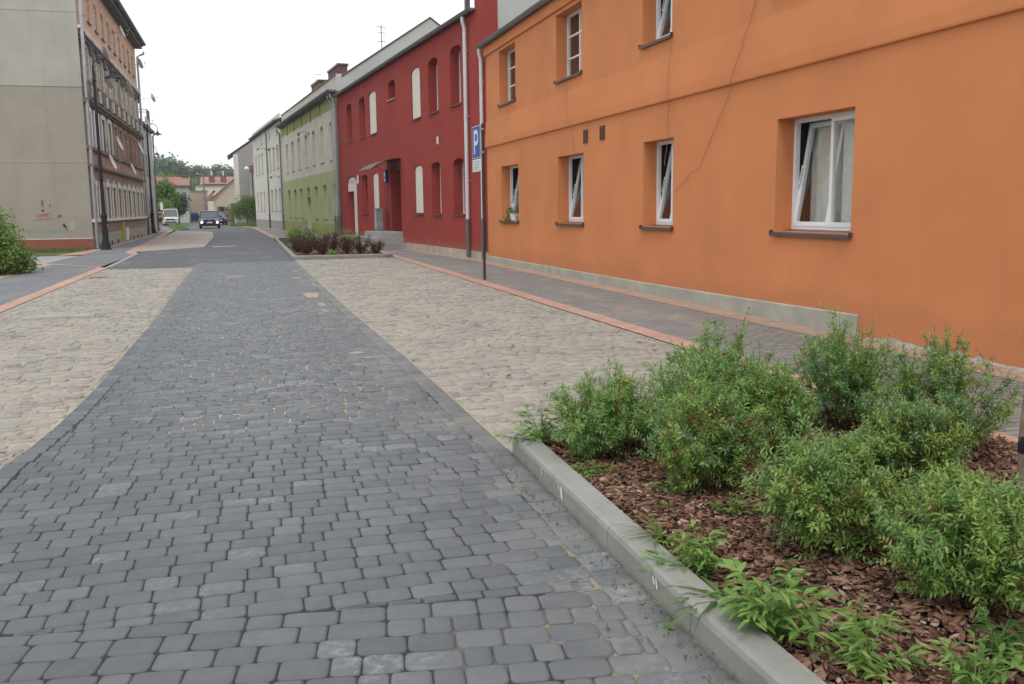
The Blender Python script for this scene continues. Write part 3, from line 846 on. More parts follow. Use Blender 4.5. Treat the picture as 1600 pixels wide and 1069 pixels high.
# ------------------------------------------------------------------ facades
class Facade:
    def __init__(s, root, sx=1):
        s.t, s.sx = root, sx
    def P(s, d, y, z): return (s.sx * d, y, z)
    def wall(s, name, y0, y1, z0, z1, ops, mats, bands=None, back=0.0):
        """ops: (ya,yb,za,zb,arch,depth)"""
        mb = MB()
        ysb = sorted({y0, y1} | {o[0] for o in ops} | {o[1] for o in ops})
        zs = sorted({z0, z1} | {o[2] for o in ops} | {o[3] for o in ops} | ({b[0] for b in bands} if bands else set()))
        def mi(z):
            if not bands: return 0
            for zt, m in bands:
                if z < zt: return m
            return bands[-1][1]
        for a, b in zip(ysb[:-1], ysb[1:]):
            for c, d in zip(zs[:-1], zs[1:]):
                ym, zm = (a + b) / 2, (c + d) / 2
                if any(o[0] < ym < o[1] and o[2] < zm < o[3] for o in ops): continue
                mb.poly([s.P(back, a, c), s.P(back, b, c), s.P(back, b, d), s.P(back, a, d)], mi(zm))
        for (a, b, c, d, ar, dep) in ops:
            m = mi((c + d) / 2)
            sp = d - ar
            for (yy) in (a, b):
                mb.poly([s.P(back, yy, c), s.P(dep, yy, c), s.P(dep, yy, sp), s.P(back, yy, sp)], m)
            mb.poly([s.P(back, a, c), s.P(back, b, c), s.P(dep, b, c), s.P(dep, a, c)], m)
            K = 10 if ar > 0 else 1
            pts = []
            for i in range(K + 1):
                u = i / K; yy = a + (b - a) * u
                pts.append((yy, sp + ar * math.sqrt(max(0, 1 - (2 * u - 1) ** 2)) if ar > 0 else d))
            for (p, q) in zip(pts[:-1], pts[1:]):
                mb.poly([s.P(back, *p), s.P(dep, *p), s.P(dep, *q), s.P(back, *q)], m)
                if ar > 0:
                    mb.poly([s.P(back, *p), s.P(back, *q), s.P(back, q[0], d), s.P(back, p[0], d)], m)
        return mb.build(name, mats, s.t)
    def window(s, a, b, c, d, dep, arch=0.0, mullions=1, trans=None, sill=True, glass=None, sash=True, out=0.05, fw=0.05, board=None, frame=None, sillm=None, proud=None, name='window', siln=0.04):
        """frame mesh with pane and sill children"""
        sx = s.sx
        top = d - arch * 0.35
        mb = MB()
        x0, x1 = sx * (dep - 0.03), sx * (dep + 0.03)
        if board:
            m2 = MB()
            K = 10; pts = []
            sp = d - arch
            for i in range(K + 1):
                u = i / K
                pts.append((a + 0.03 + (b - a - 0.06) * u, sp + max(0, arch - 0.02) * math.sqrt(max(0, 1 - (2 * u - 1) ** 2))))
            poly = [(a + 0.03, c + 0.03), (b - 0.03, c + 0.03)] + pts[::-1]
            xo, xi = sx * (board), sx * (board + 0.04)
            n = len(poly)
            m2.poly([(xo, *p) for p in poly]); 
            for i in range(n):
                p, q = poly[i], poly[(i + 1) % n]
                m2.poly([(xo, *p), (xo, *q), (xi, *q), (xi, *p)])
            w = m2.build(name, M['board'], s.t)
        else:
            mb.box(x0, x1, a, a + fw, c, d); mb.box(x0, x1, b - fw, b, c, d)
            mb.box(x0, x1, a + fw, b - fw, c, c + fw); mb.box(x0, x1, a + fw, b - fw, top - fw, d)
            for i in range(mullions):
                ym = a + (b - a) * (i + 1) / (mullions + 1)
                mb.box(x0 - sx * .004, x1 + sx * .004, ym - fw * .8, ym + fw * .8, c + fw, top - fw)
            if trans:
                zt = c + (d - c) * trans
                mb.box(x0 - sx * .002, x1 + sx * .002, a + fw, b - fw, zt - fw * .5, zt + fw * .5)
            w = mb.build(name, frame or M['white'], s.t)
            g = MB(); g.box(sx * (dep + .004), sx * (dep + .012), a + .01, b - .01, c + .01, d - .01)
            g.build('pane', glass or M['glass'], w)
        if sill:
            g = MB()
            g.poly([(-sx * out, a - .04, c - .012), (-sx * out, b + .04, c - .012), (sx * dep, b + .04 if False else b, c + .012), (sx * dep, a, c + .012)])
            g.box(-sx * out, -sx * (out - .012), a - .04, b + .04, c - .012 - siln, c - .0125)
            g.box(-sx * (out - .012), -sx * 0.001, a - .04, a - .03, c - .03, c + .012)
            g.box(-sx * (out - .012), -sx * 0.001, b + .03, b + .04, c - .03, c + .012)
            g.build('sill', sillm or M['sill'], w)
        return w
    def downpipe(s, y, z0, z1, off=0.10, r=0.055, mat=None, foot=None, name='downpipe', hopper=True, swan=0.12):
        x = -s.sx * off
        mb = MB()
        p = []
        if hopper: p = [(x - s.sx * swan, y, z1 + .28), (x - s.sx * swan, y, z1 + .14), (x, y, z1 - .05)]
        else: p = [(x, y, z1)]
        p.append((x, y, z0 + (1.2 if foot else 0)))
        mb.tube(p, r, 10)
        z = z1 - 0.7
        while z > z0 + 1.4:
            mb.lathe([(r + .012, -0.02), (r + .012, 0.02)], (x, y, z), 10)
            mb.box(x, x + s.sx * off * 1.0, y - .012, y + .012, z - .012, z + .012)
            z -= 2.0
        o = mb.build(name, mat or M['pipe_white'], s.t, smooth=False)
        if foot:
            f = MB(); f.tube([(x, y, z0 + 0.02), (x, y, z0 + 1.2)], r * 1.12, 10)
            f.lathe([(r * 1.35, -.05), (r * 1.35, .05)], (x, y, z0 + 1.17), 10)
            f.lathe([(r * 1.3, -.03), (r * 1.3, .03)], (x, y, z0 + .7), 10)
            f.build('pipe_foot', foot, o)
        return o
    def gutter(s, y0, y1, z, r=0.075, off=0.13, mat=None, slope=0.0):
        mb = MB(); sx = s.sx; K = 8
        def ring(y, zz): return [(-sx * off + r * math.cos(math.pi + math.pi * k / K), y, zz + r * math.sin(math.pi + math.pi * k / K)) for k in range(K + 1)]
        A, B = ring(y0, z), ring(y1, z + slope)
        for k in range(K): mb.poly([A[k], A[k + 1], B[k + 1], B[k]])
        mb.poly(A); mb.poly(B)
        mb.tube([(-sx * off - sx * r, y0, z), (-sx * off - sx * r, y1, z + slope)], 0.012, 6)
        y = y0 + .4
        while y < y1:
            mb.box(-sx * (off + r), sx * 0.0, y - .012, y + .012, z + .002, z + .008); y += 0.8
        return mb.build('gutter', mat or M['zinc'], s.t)

def net_curtain(parent, x, sx, a, b, c, d, mat, amp=0.025, per=0.11, name='curtain'):
    mb = MB(); n = int((b - a) / 0.02)
    p = [(x + amp * math.sin(2 * math.pi * (i * 0.02) / per + 0.7 * math.sin(i * .21)), a + (b - a) * i / n) for i in range(n + 1)]
    for (q, r_) in zip(p[:-1], p[1:]): mb.poly([(q[0], q[1], c), (r_[0], r_[1], c), (r_[0], r_[1], d), (q[0], q[1], d)])
    return mb.build(name, mat, parent, smooth=True)

# ================================================================== ORANGE HOUSE
oh = thing('house', 'orange stuccoed two storey house with a projecting string course, nearest on the right', 'house', (7.05, 0, 0))
F = Facade(oh)
Y0, Y1 = -9.0, 27.42
DEP = 0.30
OW = [(24.1, 25.85), (19.1, 20.82), (14.7, 15.95), (9.78, 11.48), (4.6, 6.2), (-0.6, 1.0)]
ops = [(a, b, 1.24, 2.75, 0, DEP) for a, b in OW] + [(a + (.2 if i == 0 else .12 if i < 3 else 0), b + .1, 4.47, 5.92, 0, DEP) for i, (a, b) in enumerate(OW)]
F.wall('wall', Y0, Y1, 0.0, 6.3, ops, [M['orange']])
mb = MB()
mb.box(0.0005, 8.5, Y1 - 0.02, Y1, 0, 6.0); mb.box(8.4, 8.5, Y0, Y1, 0, 6.0); mb.box(0.0005, 8.5, Y0, Y0 + .02, 0, 6)
mb.build('rear_wall', M['orange'], oh)
# string course and eaves frieze
mb = MB()
def moulding(mb, y0, y1, prof):
    A = [(-u, y0, z) for u, z in prof]; B = [(-u, y1, z) for u, z in prof]
    for k in range(len(prof) - 1): mb.poly([A[k], B[k], B[k + 1], A[k + 1]])
    mb.poly(A); mb.poly(B)
moulding(mb, Y0, Y1 + .05, [(0.0, 3.36), (0.045, 3.375), (0.05, 3.40), (0.05, 3.55), (0.01, 4.05), (0.0, 4.15)])
mb.build('string_course', M['orange'], oh)
mb = MB()
moulding(mb, Y0, Y1 + .06, [(0.0, 6.00), (0.05, 6.01), (0.055, 6.03), (0.055, 6.29), (0.0, 6.30)])
mb.build('eaves_frieze', M['orange'], oh)
# plinth: grey cement on the far part, broken at the corner near the big window
mb = MB(); 

PT = [(9.55, .262), (12, .225), (16, .185), (21, .165), (Y1, .15)]
for (a, za), (b, zb) in zip(PT[:-1], PT[1:]):
    mb.poly([(-.028, a, 0), (-.028, b, 0), (-.028, b, zb), (-.028, a, za)]); mb.poly([(-.028, a, za), (-.028, b, zb), (-.001, b, zb + .015), (-.001, a, za + .015)])
mb.poly([(-.028, 9.55, 0), (-.001, 9.55, 0), (-.001, 9.55, .277), (-.028, 9.55, .262)])
mb.build('plinth', M['plinth'], oh)
mb = MB(); rg = random.Random(12); y = 6.3
top = []
while y < 9.4: top.append((y, 0.025 + 0.04 * rg.random() * (0.4 + (9.4 - y > .3)))); y += rg.uniform(.06, .16)
for p, q in zip(top[:-1], top[1:]): mb.poly([(-.012 - rg.random() * .008, p[0], 0), (-.012, q[0], 0), (-.006, q[0], q[1]), (-.006, p[0], p[1])])
mb.build('cement_patch', M['patch'], oh)
# ventilation grates
for y in (17.98, 18.95):
    mb = MB(); mb.box(-.02, -.002, y - .13, y + .13, 2.94, 3.22)
    for k in range(7): mb.box(-.03, -.02, y - .11, y + .11, 2.965 + k * .035, 2.98 + k * .035)
    mb.build('vent_grate', M['rust'], oh)
# roof and gutter
mb = MB()
mb.poly([(-.10, Y0, 6.33), (-.10, Y1 + .06, 6.33), (4.3, Y1 + .06, 7.9), (4.3, Y0, 7.9)]); mb.poly([(4.3, Y0, 7.9), (4.3, Y1, 7.9), (8.7, Y1, 6.33), (8.7, Y0, 6.33)])
mb.poly([(-.10, Y0, 6.305), (-.10, Y1 + .06, 6.305), (0.05, Y1 + .06, 6.305), (0.05, Y0, 6.305)])
mb.build('roof', M['roof_dark'], oh)
F.gutter(Y0, Y1 + .28, 6.34, 0.08, 0.15, M['zinc_dark'])
F.downpipe(27.62, 0.05, 6.0, 0.10, 0.055, M['pipe_white'], M['castiron'], swan=0.05)

def orange_window(a, b, c, d, tilt=True, plain_grid=False, curt='curtain', tilt_ang=9):
    dep = DEP; fw = 0.055
    mb = MB(); x0, x1 = dep - .035, dep + .035
    mb.box(x0, x1, a, a + fw, c, d); mb.box(x0, x1, b - fw, b, c, d)
    mb.box(x0, x1, a + fw, b - fw, c, c + .075); mb.box(x0, x1, a + fw, b - fw, d - fw, d)
    ym = (a + b) / 2
    if plain_grid:
        mb.box(x0, x1, ym - .03, ym + .03, c + .075, d - fw)
        for k in (1, 2):
            zt = c + (d - c) * k / 3; mb.box(x0 + .01, x1 - .01, a + fw, b - fw, zt - .02, zt + .02)
    w = mb.build('window', M['white'], oh, bevel=0.004)
    def sash(ya, yb, ang, handle):
        s = MB(); za, zb = c + .06, d - .04; t = .062
        s.box(-.03, .03, ya, ya + t, 0, zb - za); s.box(-.03, .03, yb - t, yb, 0, zb - za)
        s.box(-.03, .03, ya + t, yb - t, 0, t); s.box(-.03, .03, ya + t, yb - t, zb - za - t, zb - za)
        if handle:
            yh = yb - .03
            s.box(-.055, -.03, yh - .012, yh + .012, (zb - za) * .40, (zb - za) * .43); s.box(-.055, -.03, yh - .012, yh + .012, (zb - za) * .56, (zb - za) * .59)
            s.box(-.062, -.05, yh - .006, yh + .006, (zb - za) * .40, (zb - za) * .59)
        o = s.build('sash', M['white'], w, bevel=0.004)
        o.location = (dep - .012, 0, za); o.rotation_euler = (0, R(ang), 0)
        g = MB(); g.box(-.006, .0, ya + t - .005, yb - t + .005, t - .005, zb - za - t + .005)
        p = g.build('pane', M['clear'], w); p.location = o.location; p.rotation_euler = o.rotation_euler
    if not plain_grid:
        sash(ym + .006, b - .045, tilt_ang if tilt else 0, True)
        sash(a + .045, ym - .006, 0, False)
    else:
        g = MB(); g.box(dep, dep + .008, a + .02, b - .02, c + .02, d - .02); g.build('pane', M['clear'], w)
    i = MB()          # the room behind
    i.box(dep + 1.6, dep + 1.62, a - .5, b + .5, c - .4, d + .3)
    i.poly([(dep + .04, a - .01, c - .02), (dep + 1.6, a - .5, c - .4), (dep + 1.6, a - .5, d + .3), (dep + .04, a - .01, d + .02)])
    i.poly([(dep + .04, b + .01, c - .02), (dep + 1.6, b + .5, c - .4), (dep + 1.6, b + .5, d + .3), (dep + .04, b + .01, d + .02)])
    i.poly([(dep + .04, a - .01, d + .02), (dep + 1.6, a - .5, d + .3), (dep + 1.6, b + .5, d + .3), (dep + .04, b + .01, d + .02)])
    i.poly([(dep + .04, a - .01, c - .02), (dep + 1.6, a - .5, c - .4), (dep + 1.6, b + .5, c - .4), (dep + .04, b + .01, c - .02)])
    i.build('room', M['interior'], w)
    net_curtain(w, dep + .12, 1, a + .02, ym - .03, c, d + .05, M['curtain_pale'], .02, .13)
    net_curtain(w, dep + .30, 1, ym - .0, ym + .40, c, d + .05, M['curtain'], .035, .10)
    net_curtain(w, dep + .27, 1, ym + .36, b + .02, c, d + .05, M['curtain_pale'], .02, .12)
    g = MB(); so = 0.055
    g.poly([(-so, a - .045, c - .022), (-so, b + .045, c - .022), (-.003, b + .045, c - .012), (-.003, a - .045, c - .012)])
    g.poly([(-.003, a, c - .012), (-.003, b, c - .012), (dep - .036, b, c + .02), (dep - .036, a, c + .02)])
    g.box(-so, -so + .008, a - .045, b + .045, c - .07, c - .0225)
    g.box(-so, -.003, a - .045, a - .033, c - .04, c + .015); g.box(-so, -.003, b + .033, b + .045, c - .04, c + .015)
    g.build('sill', M['sill'], w)
for i, (a, b) in enumerate(OW):
    orange_window(a, b, 1.24, 2.75, tilt=i != 4, tilt_ang=9 if i == 3 else 11)
    a2, b2 = ops[len(OW) + i][:2]
    orange_window(a2, b2, 4.47, 5.92, tilt=(i == 2), plain_grid=(i in (0, 1)), tilt_ang=12)
# loose cables on the wall
def cable(pts, r=0.004):
    v = []; rg = random.Random(len(pts))
    for (p, q) in zip(pts[:-1], pts[1:]):
        n = 6
        for k in range(n): v.append((-.018 - rg.random() * .01 - float(np.interp(p[1] + (q[1] - p[1]) * k / n, [3.3, 3.38, 3.6, 4.15], [0, .05, .05, 0])), p[0] + (q[0] - p[0]) * k / n + rg.gauss(0, .012), p[1] + (q[1] - p[1]) * k / n))
    v.append((-.02, *pts[-1])); mb = MB(); mb.tube(v, r, 5); mb.build('cable', M['cable'], oh)
cable([(12.05, 6.2), (12.09, 4.44), (12.45, 3.8)]); cable([(12.45, 3.8), (12.82, 3.21), (13.25, 2.75), (13.7, 2.2), (13.95, 2.15), (14.6, 1.83)])
cable([(14.80, 4.42), (14.86, 3.9), (14.84, 3.45), (14.92, 3.0), (14.89, 2.76), (15.0, 2.28)])
cable([(20.41, 6.2), (20.3, 5.2), (20.2, 4.3), (20.0, 3.62), (19.58, 2.74)])
cable([(23.1, 6.25), (22.9, 6.0), (22.7, 5.95)])

# ================================================================== RED HOUSE (row turns 5 degrees here)
AX, AY, TH = 7.0, 28.0, R(5)
def row_pt(s_, d=0.0):
    return (AX - math.sin(TH) * s_ + math.cos(TH) * d, AY + math.cos(TH) * s_ + math.sin(TH) * d)
rh = thing('house', 'dark red stuccoed house with arched windows and some cream shutters', 'house', (AX, AY, 0), TH)
F = Facade(rh)
DR = 0.40; AR = 0.16
up = [(1.79, 2.99), (4.42, 5.64), (6.74, 7.97), (14.05, 15.5), (16.4, 17.7), (19.5, 20.8)]
ops = [(a, b, 4.95, 6.80, AR, DR) for a, b in up]
ops.append((10.52, 11.70, 6.08, 6.82, AR, DR))
lo = [(1.66, 2.83), (4.31, 5.48), (6.67, 7.82), (14.0, 15.17), (16.33, 17.65)]
ops += [(a, b, 1.40, 3.22, AR, DR) for a, b in lo]
ops.append((10.0, 11.70, 0.66, 3.26, 0.14, 0.55))
ops.append((18.85, 21.3, 0.30, 3.24, 0.30, 0.34))
F.wall('wall', -0.42, 23.3, 0.25, 7.5, ops, [M['red']])
mb = MB()
mb.box(0.0006, 9.5, 23.28, 23.30, 0, 7.5); mb.box(9.48, 9.5, -.4, 23.3, 0, 7.5)
mb.build('rear_wall', M['paleg'], rh)
mb = MB(); mb.box(0.0, 0.40, -0.57, -0.421, 0.0, 9.4); mb.box(0, .40, -.421, 0.38, 7.5, 9.4); 
mb.build('parapet', M['red'], rh)
mb = MB()          # pale fire wall rising between the orange and the red roof
mb.poly([(0.402, -.56, 0), (9.6, -.56, 0), (9.6, -.56, 9.6), (5.0, -.56, 12.4), (0.402, -.56, 9.4)])
mb.poly([(0.402, .3, 7.4), (9.6, .3, 7.4), (9.6, .3, 9.6), (5.0, .3, 12.4), (0.402, .3, 9.4)])
mb.poly([(0.402, -.56, 9.4), (5.0, -.56, 12.4), (5.0, .3, 12.4), (.402, .3, 9.4)]); mb.poly([(5, -.56, 12.4), (9.6, -.56, 9.6), (9.6, .3, 9.6), (5, .3, 12.4)])
mb.build('fire_wall', M['paleg'], rh)
mb = MB(); mb.box(.42, 1.3, -.60, -.565, 6.5, 6.85)
mb.build('flashing', M['zinc_dark'], rh)
for (a, b) in ((-.57, 9.34), (13.92, 18.8), (21.82, 23.2)):
    mb = MB(); mb.box(-.03, -.001, a, b, 0, 0.25); mb.build('plinth', M['plinth_beige'], rh)
mb = MB()
mb.poly([(-.12, 0.38, 7.53), (-.12, 23.2, 7.53), (4.7, 23.2, 9.2), (4.7, .38, 9.2)]); mb.poly([(4.7, .38, 9.2), (4.7, 23.2, 9.2), (9.6, 23.2, 7.5), (9.6, .38, 7.5)])
mb.poly([(-.12, .38, 7.505), (-.12, 23.2, 7.505), (.02, 23.2, 7.505), (.02, .38, 7.505)])
mb.build('roof', M['roof_dark'], rh)
F.gutter(0.2, 23.2, 7.55, 0.085, 0.16, M['zinc_dark'])
F.downpipe(1.05, 0.03, 7.15, 0.11, 0.06, M['pipe_white'], M['castiron'], swan=0.06)
F.downpipe(23.05, 0.03, 7.15, 0.11, 0.05, M['zinc_dark'], M['castiron'], swan=0.06)
mb = MB(); mb.box(-.02, .12, 1.14, 1.28, 7.55, 10.2); mb.build('flue', M['castiron'], rh)
for i, (a, b) in enumerate(up):
    F.window(a, b, 4.95, 6.80, DR - .05, AR, board=0.035 if i in (2, 3) else None, siln=.035)
F.window(10.52, 11.70, 6.08, 6.82, DR - .05, AR, mullions=0, sillm=M['zinc'])
for i, (a, b) in enumerate(lo):
    F.window(a, b, 1.40, 3.22, DR - .05, AR, board=0.035 if i in (2, 3) else None, siln=.035)
# front door in its deep niche
mb = MB(); mb.box(.48, .54, 10.0, 11.7, .66, 3.26)
for k in range(2):
    for (c, d) in ((.95, 1.7), (1.9, 2.9)): mb.box(.465, .48, 10.15 + k * .78, 10.75 + k * .78, c, d)
door = mb.build('door', plain('maroon_door_paint', (0.10, 0.02, 0.02), 0.6), rh)
mb = MB(); mb.tube([(.46, 10.82, 1.65), (.42, 10.82, 1.65), (.42, 10.95, 1.65)], .012, 6); mb.build('handle', M['zinc'], door)
# far door: cream panel above and on its post, dark leaves
mb = MB(); mb.box(.30, .335, 18.85, 21.3, .3, 2.55)
d2 = mb.build('door', M['red'], rh)
mb = MB(); mb.box(0.04, .07, 18.95, 21.2, 2.5, 2.99)
K = 10; pts = [(.04, 18.95 + 2.25 * k / K, 2.94 + .27 * math.sqrt(max(0, 1 - (2 * k / K - 1) ** 2))) for k in range(K + 1)]
mb.poly(pts)
mb.box(.04, .07, 19.15, 19.75, .3, 2.5)
mb.build('door_panel', M['board'], d2)
# canopy: a curved dark sheet over the door
mb = MB(); K = 8
for k in range(K):
    u, v = k / K, (k + 1) / K
    zc = lambda q: 3.62 - .42 * q ** 2.2
    for (dz, sgn) in ((0, 1), (-.02, -1)):
        mb.poly([(-1.25 * u, 9.85, zc(u) + dz), (-1.25 * v, 9.85, zc(v) + dz), (-1.25 * v, 12.2, zc(v) + dz), (-1.25 * u, 12.2, zc(u) + dz)])
cn = mb.build('canopy', M['sill'], rh, smooth=True)
mb = MB()
for y in (9.88, 12.17): mb.tube([(0, y, 3.05), (-.6, y, 3.48), (-1.2, y, 3.2)], .014, 6)
mb.build('bracket', M['black_metal'], cn)
# plates
mb = MB(); mb.box(-.02, -.001, 4.49, 4.66, 3.82, 4.08); mb.build('notice', M['sign_white'], rh)
mb = MB(); mb.box(-.02, -.001, 18.35, 18.65, 2.85, 3.25); mb.build('notice', M['sign_white'], rh)
mb = MB(); mb.box(-.12, -.001, 12.15, 12.45, 2.72, 3.25); hn = mb.build('house_number', M['blue'], rh)
mb = MB(); mb.box(-.124, -.1205, 12.19, 12.41, 2.95, 3.20); mb.box(-.1235, -.1205, 12.19, 12.41, 2.78, 2.88); mb.build('plate_lettering', M['sign_white'], hn)
mb = MB(); mb.tube([(-.02, 17.0, 7.4), (-.02, 16.95, 5), (-.02, 17.0, 3.3), (-.02, 16.9, 1.9)], .008, 5); mb.build('cable', M['cable'], rh)

# steps to the door, cabinet on them, slab before the far door
st = thing('doorstep', 'three grey concrete steps up to the front door of the red house', 'steps', (*row_pt(11, -.6), 0), TH)
def loc(s_, d, z=0): return (d + 0.6, s_ - 11, z)
for k, (a, b, dd, z0, z1) in enumerate(((9.35, 13.9, 1.62, 0, .22), (9.62, 13.6, 1.30, .22, .45), (9.86, 12.7, .98, .45, .67))):
    mb = MB(); mb.box(-dd + .6, .6 - .004, a - 11, b - 11, z0, z1); mb.build('step', M['concrete_dark'] if False else M['concrete'], st, bevel=.012)
cb = thing('cabinet', 'grey electricity cabinet standing on the steps beside the red door', 'cabinet', (*row_pt(12.35, -.42), .67), TH)
mb = MB(); mb.box(-.14, .14, -.22, .22, .05, .92); mb.box(-.16, .16, -.24, .24, .92, .96); mb.box(-.12, .12, -.2, .2, 0, .05); mb.build('body', M['concrete'], cb, bevel=.006)
mb = MB(); mb.box(-.15, -.141, -.19, .19, .1, .88); mb.build('door', plain('cabinet_door_grey', (.42, .42, .40), .5), cb, bevel=.004)
sl = MB(); p = [row_pt(18.6, -1.25), row_pt(18.6, -.035), row_pt(21.8, -.035), row_pt(21.8, -1.25)]
sl.prism(p, 0, .28); tag(sl.build('doorstep', M['concrete'], bevel=.01), 'single grey slab doorstep before the far cream and red door', 'steps')
# short black standpipe by the steps
sp = MB(); q = row_pt(14.1, -.15); sp.tube([(q[0], q[1], 0), (q[0], q[1], .55)], .05, 8); sp.lathe([(.05, 0), (.085, .03), (.085, .12), (.02, .16)], (q[0], q[1], .53), 10)
tag(sp.build('gas_riser', M['black_metal']), 'short black capped pipe standing beside the steps of the red house', 'pipe')

# ================================================================== GREEN AND CREAM HOUSE
gh = thing('house', 'cream and green house with tall arched windows and a pale attic wall', 'house', (*row_pt(23.32), 0), TH)
F = Facade(gh)
S0 = 23.32; GW = 0.24
ugr = [(24.78, 25.85), (27.95, 28.98), (30.98, 32.04), (33.98, 35.1), (37.2, 38.28), (40.22, 41.38), (43.3, 44.3)]
lgr = [(24.5, 25.64), (27.57, 28.68), (30.7, 31.88), (36.97, 38.15), (39.8, 41.1), (42.9, 44.2)]
ops = [(a - S0, b - S0, 4.33, 6.41, .14, GW) for a, b in ugr] + [(a - S0, b - S0, 1.05, 3.05, .14, GW) for a, b in lgr]
ops += [(33.6 - S0, 34.98 - S0, .24, 2.38, 0, .3), (33.75 - S0, 34.95 - S0, 2.42, 3.05, .14, GW)]
F.wall('wall', 0.0, 46.9 - S0, 0.0, 7.82, ops, [M['green_dark'], M['green'], M['cream']], bands=[(.77, 0), (3.75, 1), (7.05, 2), (7.82, 0)])
for o in ops[:13]: F.window(*o[:4], GW - .03, .14, mullions=1, trans=.62, siln=.03, out=.04, glass=M['glass_mid'], frame=M['oldwhite'])
F.window(*ops[14][:4], GW - .03, .14, mullions=0, siln=.02, out=.03, glass=M['glass'])
mb = MB(); o = ops[13]; mb.box(.24, .28, *o[:4]); 
for k in (0, 1): mb.box(.225, .24, o[0] + .12 + k * .62, o[0] + .62 + k * .62, .5, 1.1); mb.box(.225, .24, o[0] + .12 + k * .62, o[0] + .62 + k * .62, 1.3, 2.2)
mb.build('door', plain('beige_door_paint', (.55, .47, .38), .6), gh)
LG = 46.9 - S0
mb = MB(); mb.box(.1, .35, .06, LG, 7.83, 8.72); mb.build('attic_wall', M['cream'], gh)
mb = MB(); mb.box(.04, .40, .06, LG, 8.725, 8.77); mb.build('coping', M['sill'], gh)
mb = MB()          # gable toward us
g0 = [(0.101, 0.0, 7.0), (10.3, 0.0, 7.0), (10.3, 0, 8.3), (5.25, 0.0, 11.85), (0.35, 0.0, 8.6), (.101, 0, 8.6)]
mb.poly(g0); mb.poly([(0, .0, 7.83), (.1, 0, 7.83), (.1, 0, 8.72), (0, 0, 8.72)])
mb.poly([(x, LG, z) for x, y, z in g0])
mb.box(0.0005, 10.3, -.001, .03, 0, 7.0); mb.box(10.28, 10.3, 0.03, LG, 0, 8)
mb.build('gable', M['paleg'], gh)
mb = MB()
mb.tube([(.3, -.02, 8.6), (5.25, -.02, 11.88), (10.3, -.02, 8.35)], .05, 4); mb.build('verge', M['sill'], gh)
mb = MB(); mb.poly([(.36, 0.02, 8.62), (.36, LG, 8.62), (5.25, LG, 11.80), (5.25, .02, 11.80)]); mb.poly([(5.25, .02, 11.8), (5.25, LG, 11.8), (10.3, LG, 8.3), (10.3, .02, 8.3)])
mb.build('roof', M['roof_dark'], gh)
mb = MB(); mb.box(-.30, .05, .12, LG, 7.80, 7.90); 
y = .5
while y < LG: mb.box(-.26, 0, y - .05, y + .05, 7.66, 7.80); y += 1.1
mb.build('eaves', M['castiron'], gh)
F.gutter(.1, LG, 7.92, .08, .36, M['zinc_dark'])
F.downpipe(.22, 0.05, 7.4, .12, .042, M['zinc'], M['castiron'], swan=.2)
F.downpipe(1.0, 0.05, 7.4, .12, .042, M['zinc'], M['castiron'], swan=.2, hopper=True)
F.downpipe(LG - .15, 0.05, 7.4, .12, .06, M['zinc_dark'], M['castiron'], swan=.2)
y = 1.7
while y < LG - 1: 
    mb = MB(); mb.tube([(-.02, y, 7.78), (-.03, y, 7.2), (-.02, y, 6.95)], .022, 5); mb.build('overflow_pipe', M['castiron'], gh); y += 3.6
mb = MB(); mb.box(-.30, -.002, 33.0 - S0 + 2.2, 33.5 - S0 + 2.3, .02, 1.02); mb.build('meter_box', M['bin_pale'] if False else M['concrete'], gh)
def chimney(name_s, x0, x1, y0, y1, z0, z1, parent):
    mb = MB(); mb.box(x0, x1, y0, y1, z0, z1); o = mb.build('chimney', M['brick_y'], parent)
    mb = MB(); mb.box(x0 - .06, x1 + .06, y0 - .06, y1 + .06, z1, z1 + .12); mb.build('chimney_cap', M['sill'], o)
    return o
chimney('', 1.2, 1.75, 5.6, 9.0, 8.9, 9.98, gh); chimney('', 1.2, 1.75, 12.6, 15.6, 8.9, 9.95, gh)
def aerial(parent, x, y, z0, z1, arms):
    mb = MB(); mb.tube([(x, y, z0), (x, y, z1)], .025, 6)
    for z, l in arms:
        mb.tube([(x - l, y, z), (x + l, y, z)], .012, 4)
        for k in range(5): mb.tube([(x - l + 2 * l * k / 4, y - .22, z), (x - l + 2 * l * k / 4, y + .22, z)], .007, 4)
    return mb.build('aerial', M['zinc_dark'], parent)
aerial(gh, 2.55, 0.1, 9.6, 11.35, [(11.25, .25), (10.95, .2), (10.5, .22)])
aerial(gh, 1.5, 14.5, 9.6, 10.3, [(10.65, .2)])
# ================================================================== IVORY HOUSE
wh = thing('house', 'ivory two storey house with narrow windows at the far end of the row', 'house', (*row_pt(46.95), 0), TH)
F = Facade(wh); S0 = 46.95; LW = 68.5 - S0
uc = [49.35, 52.0, 54.6, 60.6, 63.3, 66.0]
ops = [(c - .55 - S0, c + .55 - S0, 4.9, 6.73, .1, .22) for c in uc] + [(c - .55 - S0, c + .55 - S0, 1.52, 3.31, .1, .22) for c in [48.95, 51.7, 54.3, 60.3, 63.1, 66.0]]
ops += [(c - .3 - S0, c + .3 - S0, 7.45, 8.0, .0, .22) for c in (49.3, 54.3, 60.5)]
F.wall('wall', 0.0, LW, 0.0, 8.45, ops, [M['concrete'], M['ivory']], bands=[(.75, 0), (9, 1)])
for o in ops: F.window(*o[:4], .19, o[4], mullions=0 if o[3] > 7 else 1, siln=.03, out=.04, glass=M['glass_mid'], frame=M['oldwhite'])
mb = MB(); mb.box(.0006, 9, LW - .02, LW, 0, 8.45); mb.box(8.98, 9, 0.05, LW, 0, 8); mb.poly([(0, LW, 8.45), (9, LW, 8.45), (4.5, LW, 10.3)]); mb.build('rear_wall', M['ivory'], wh)
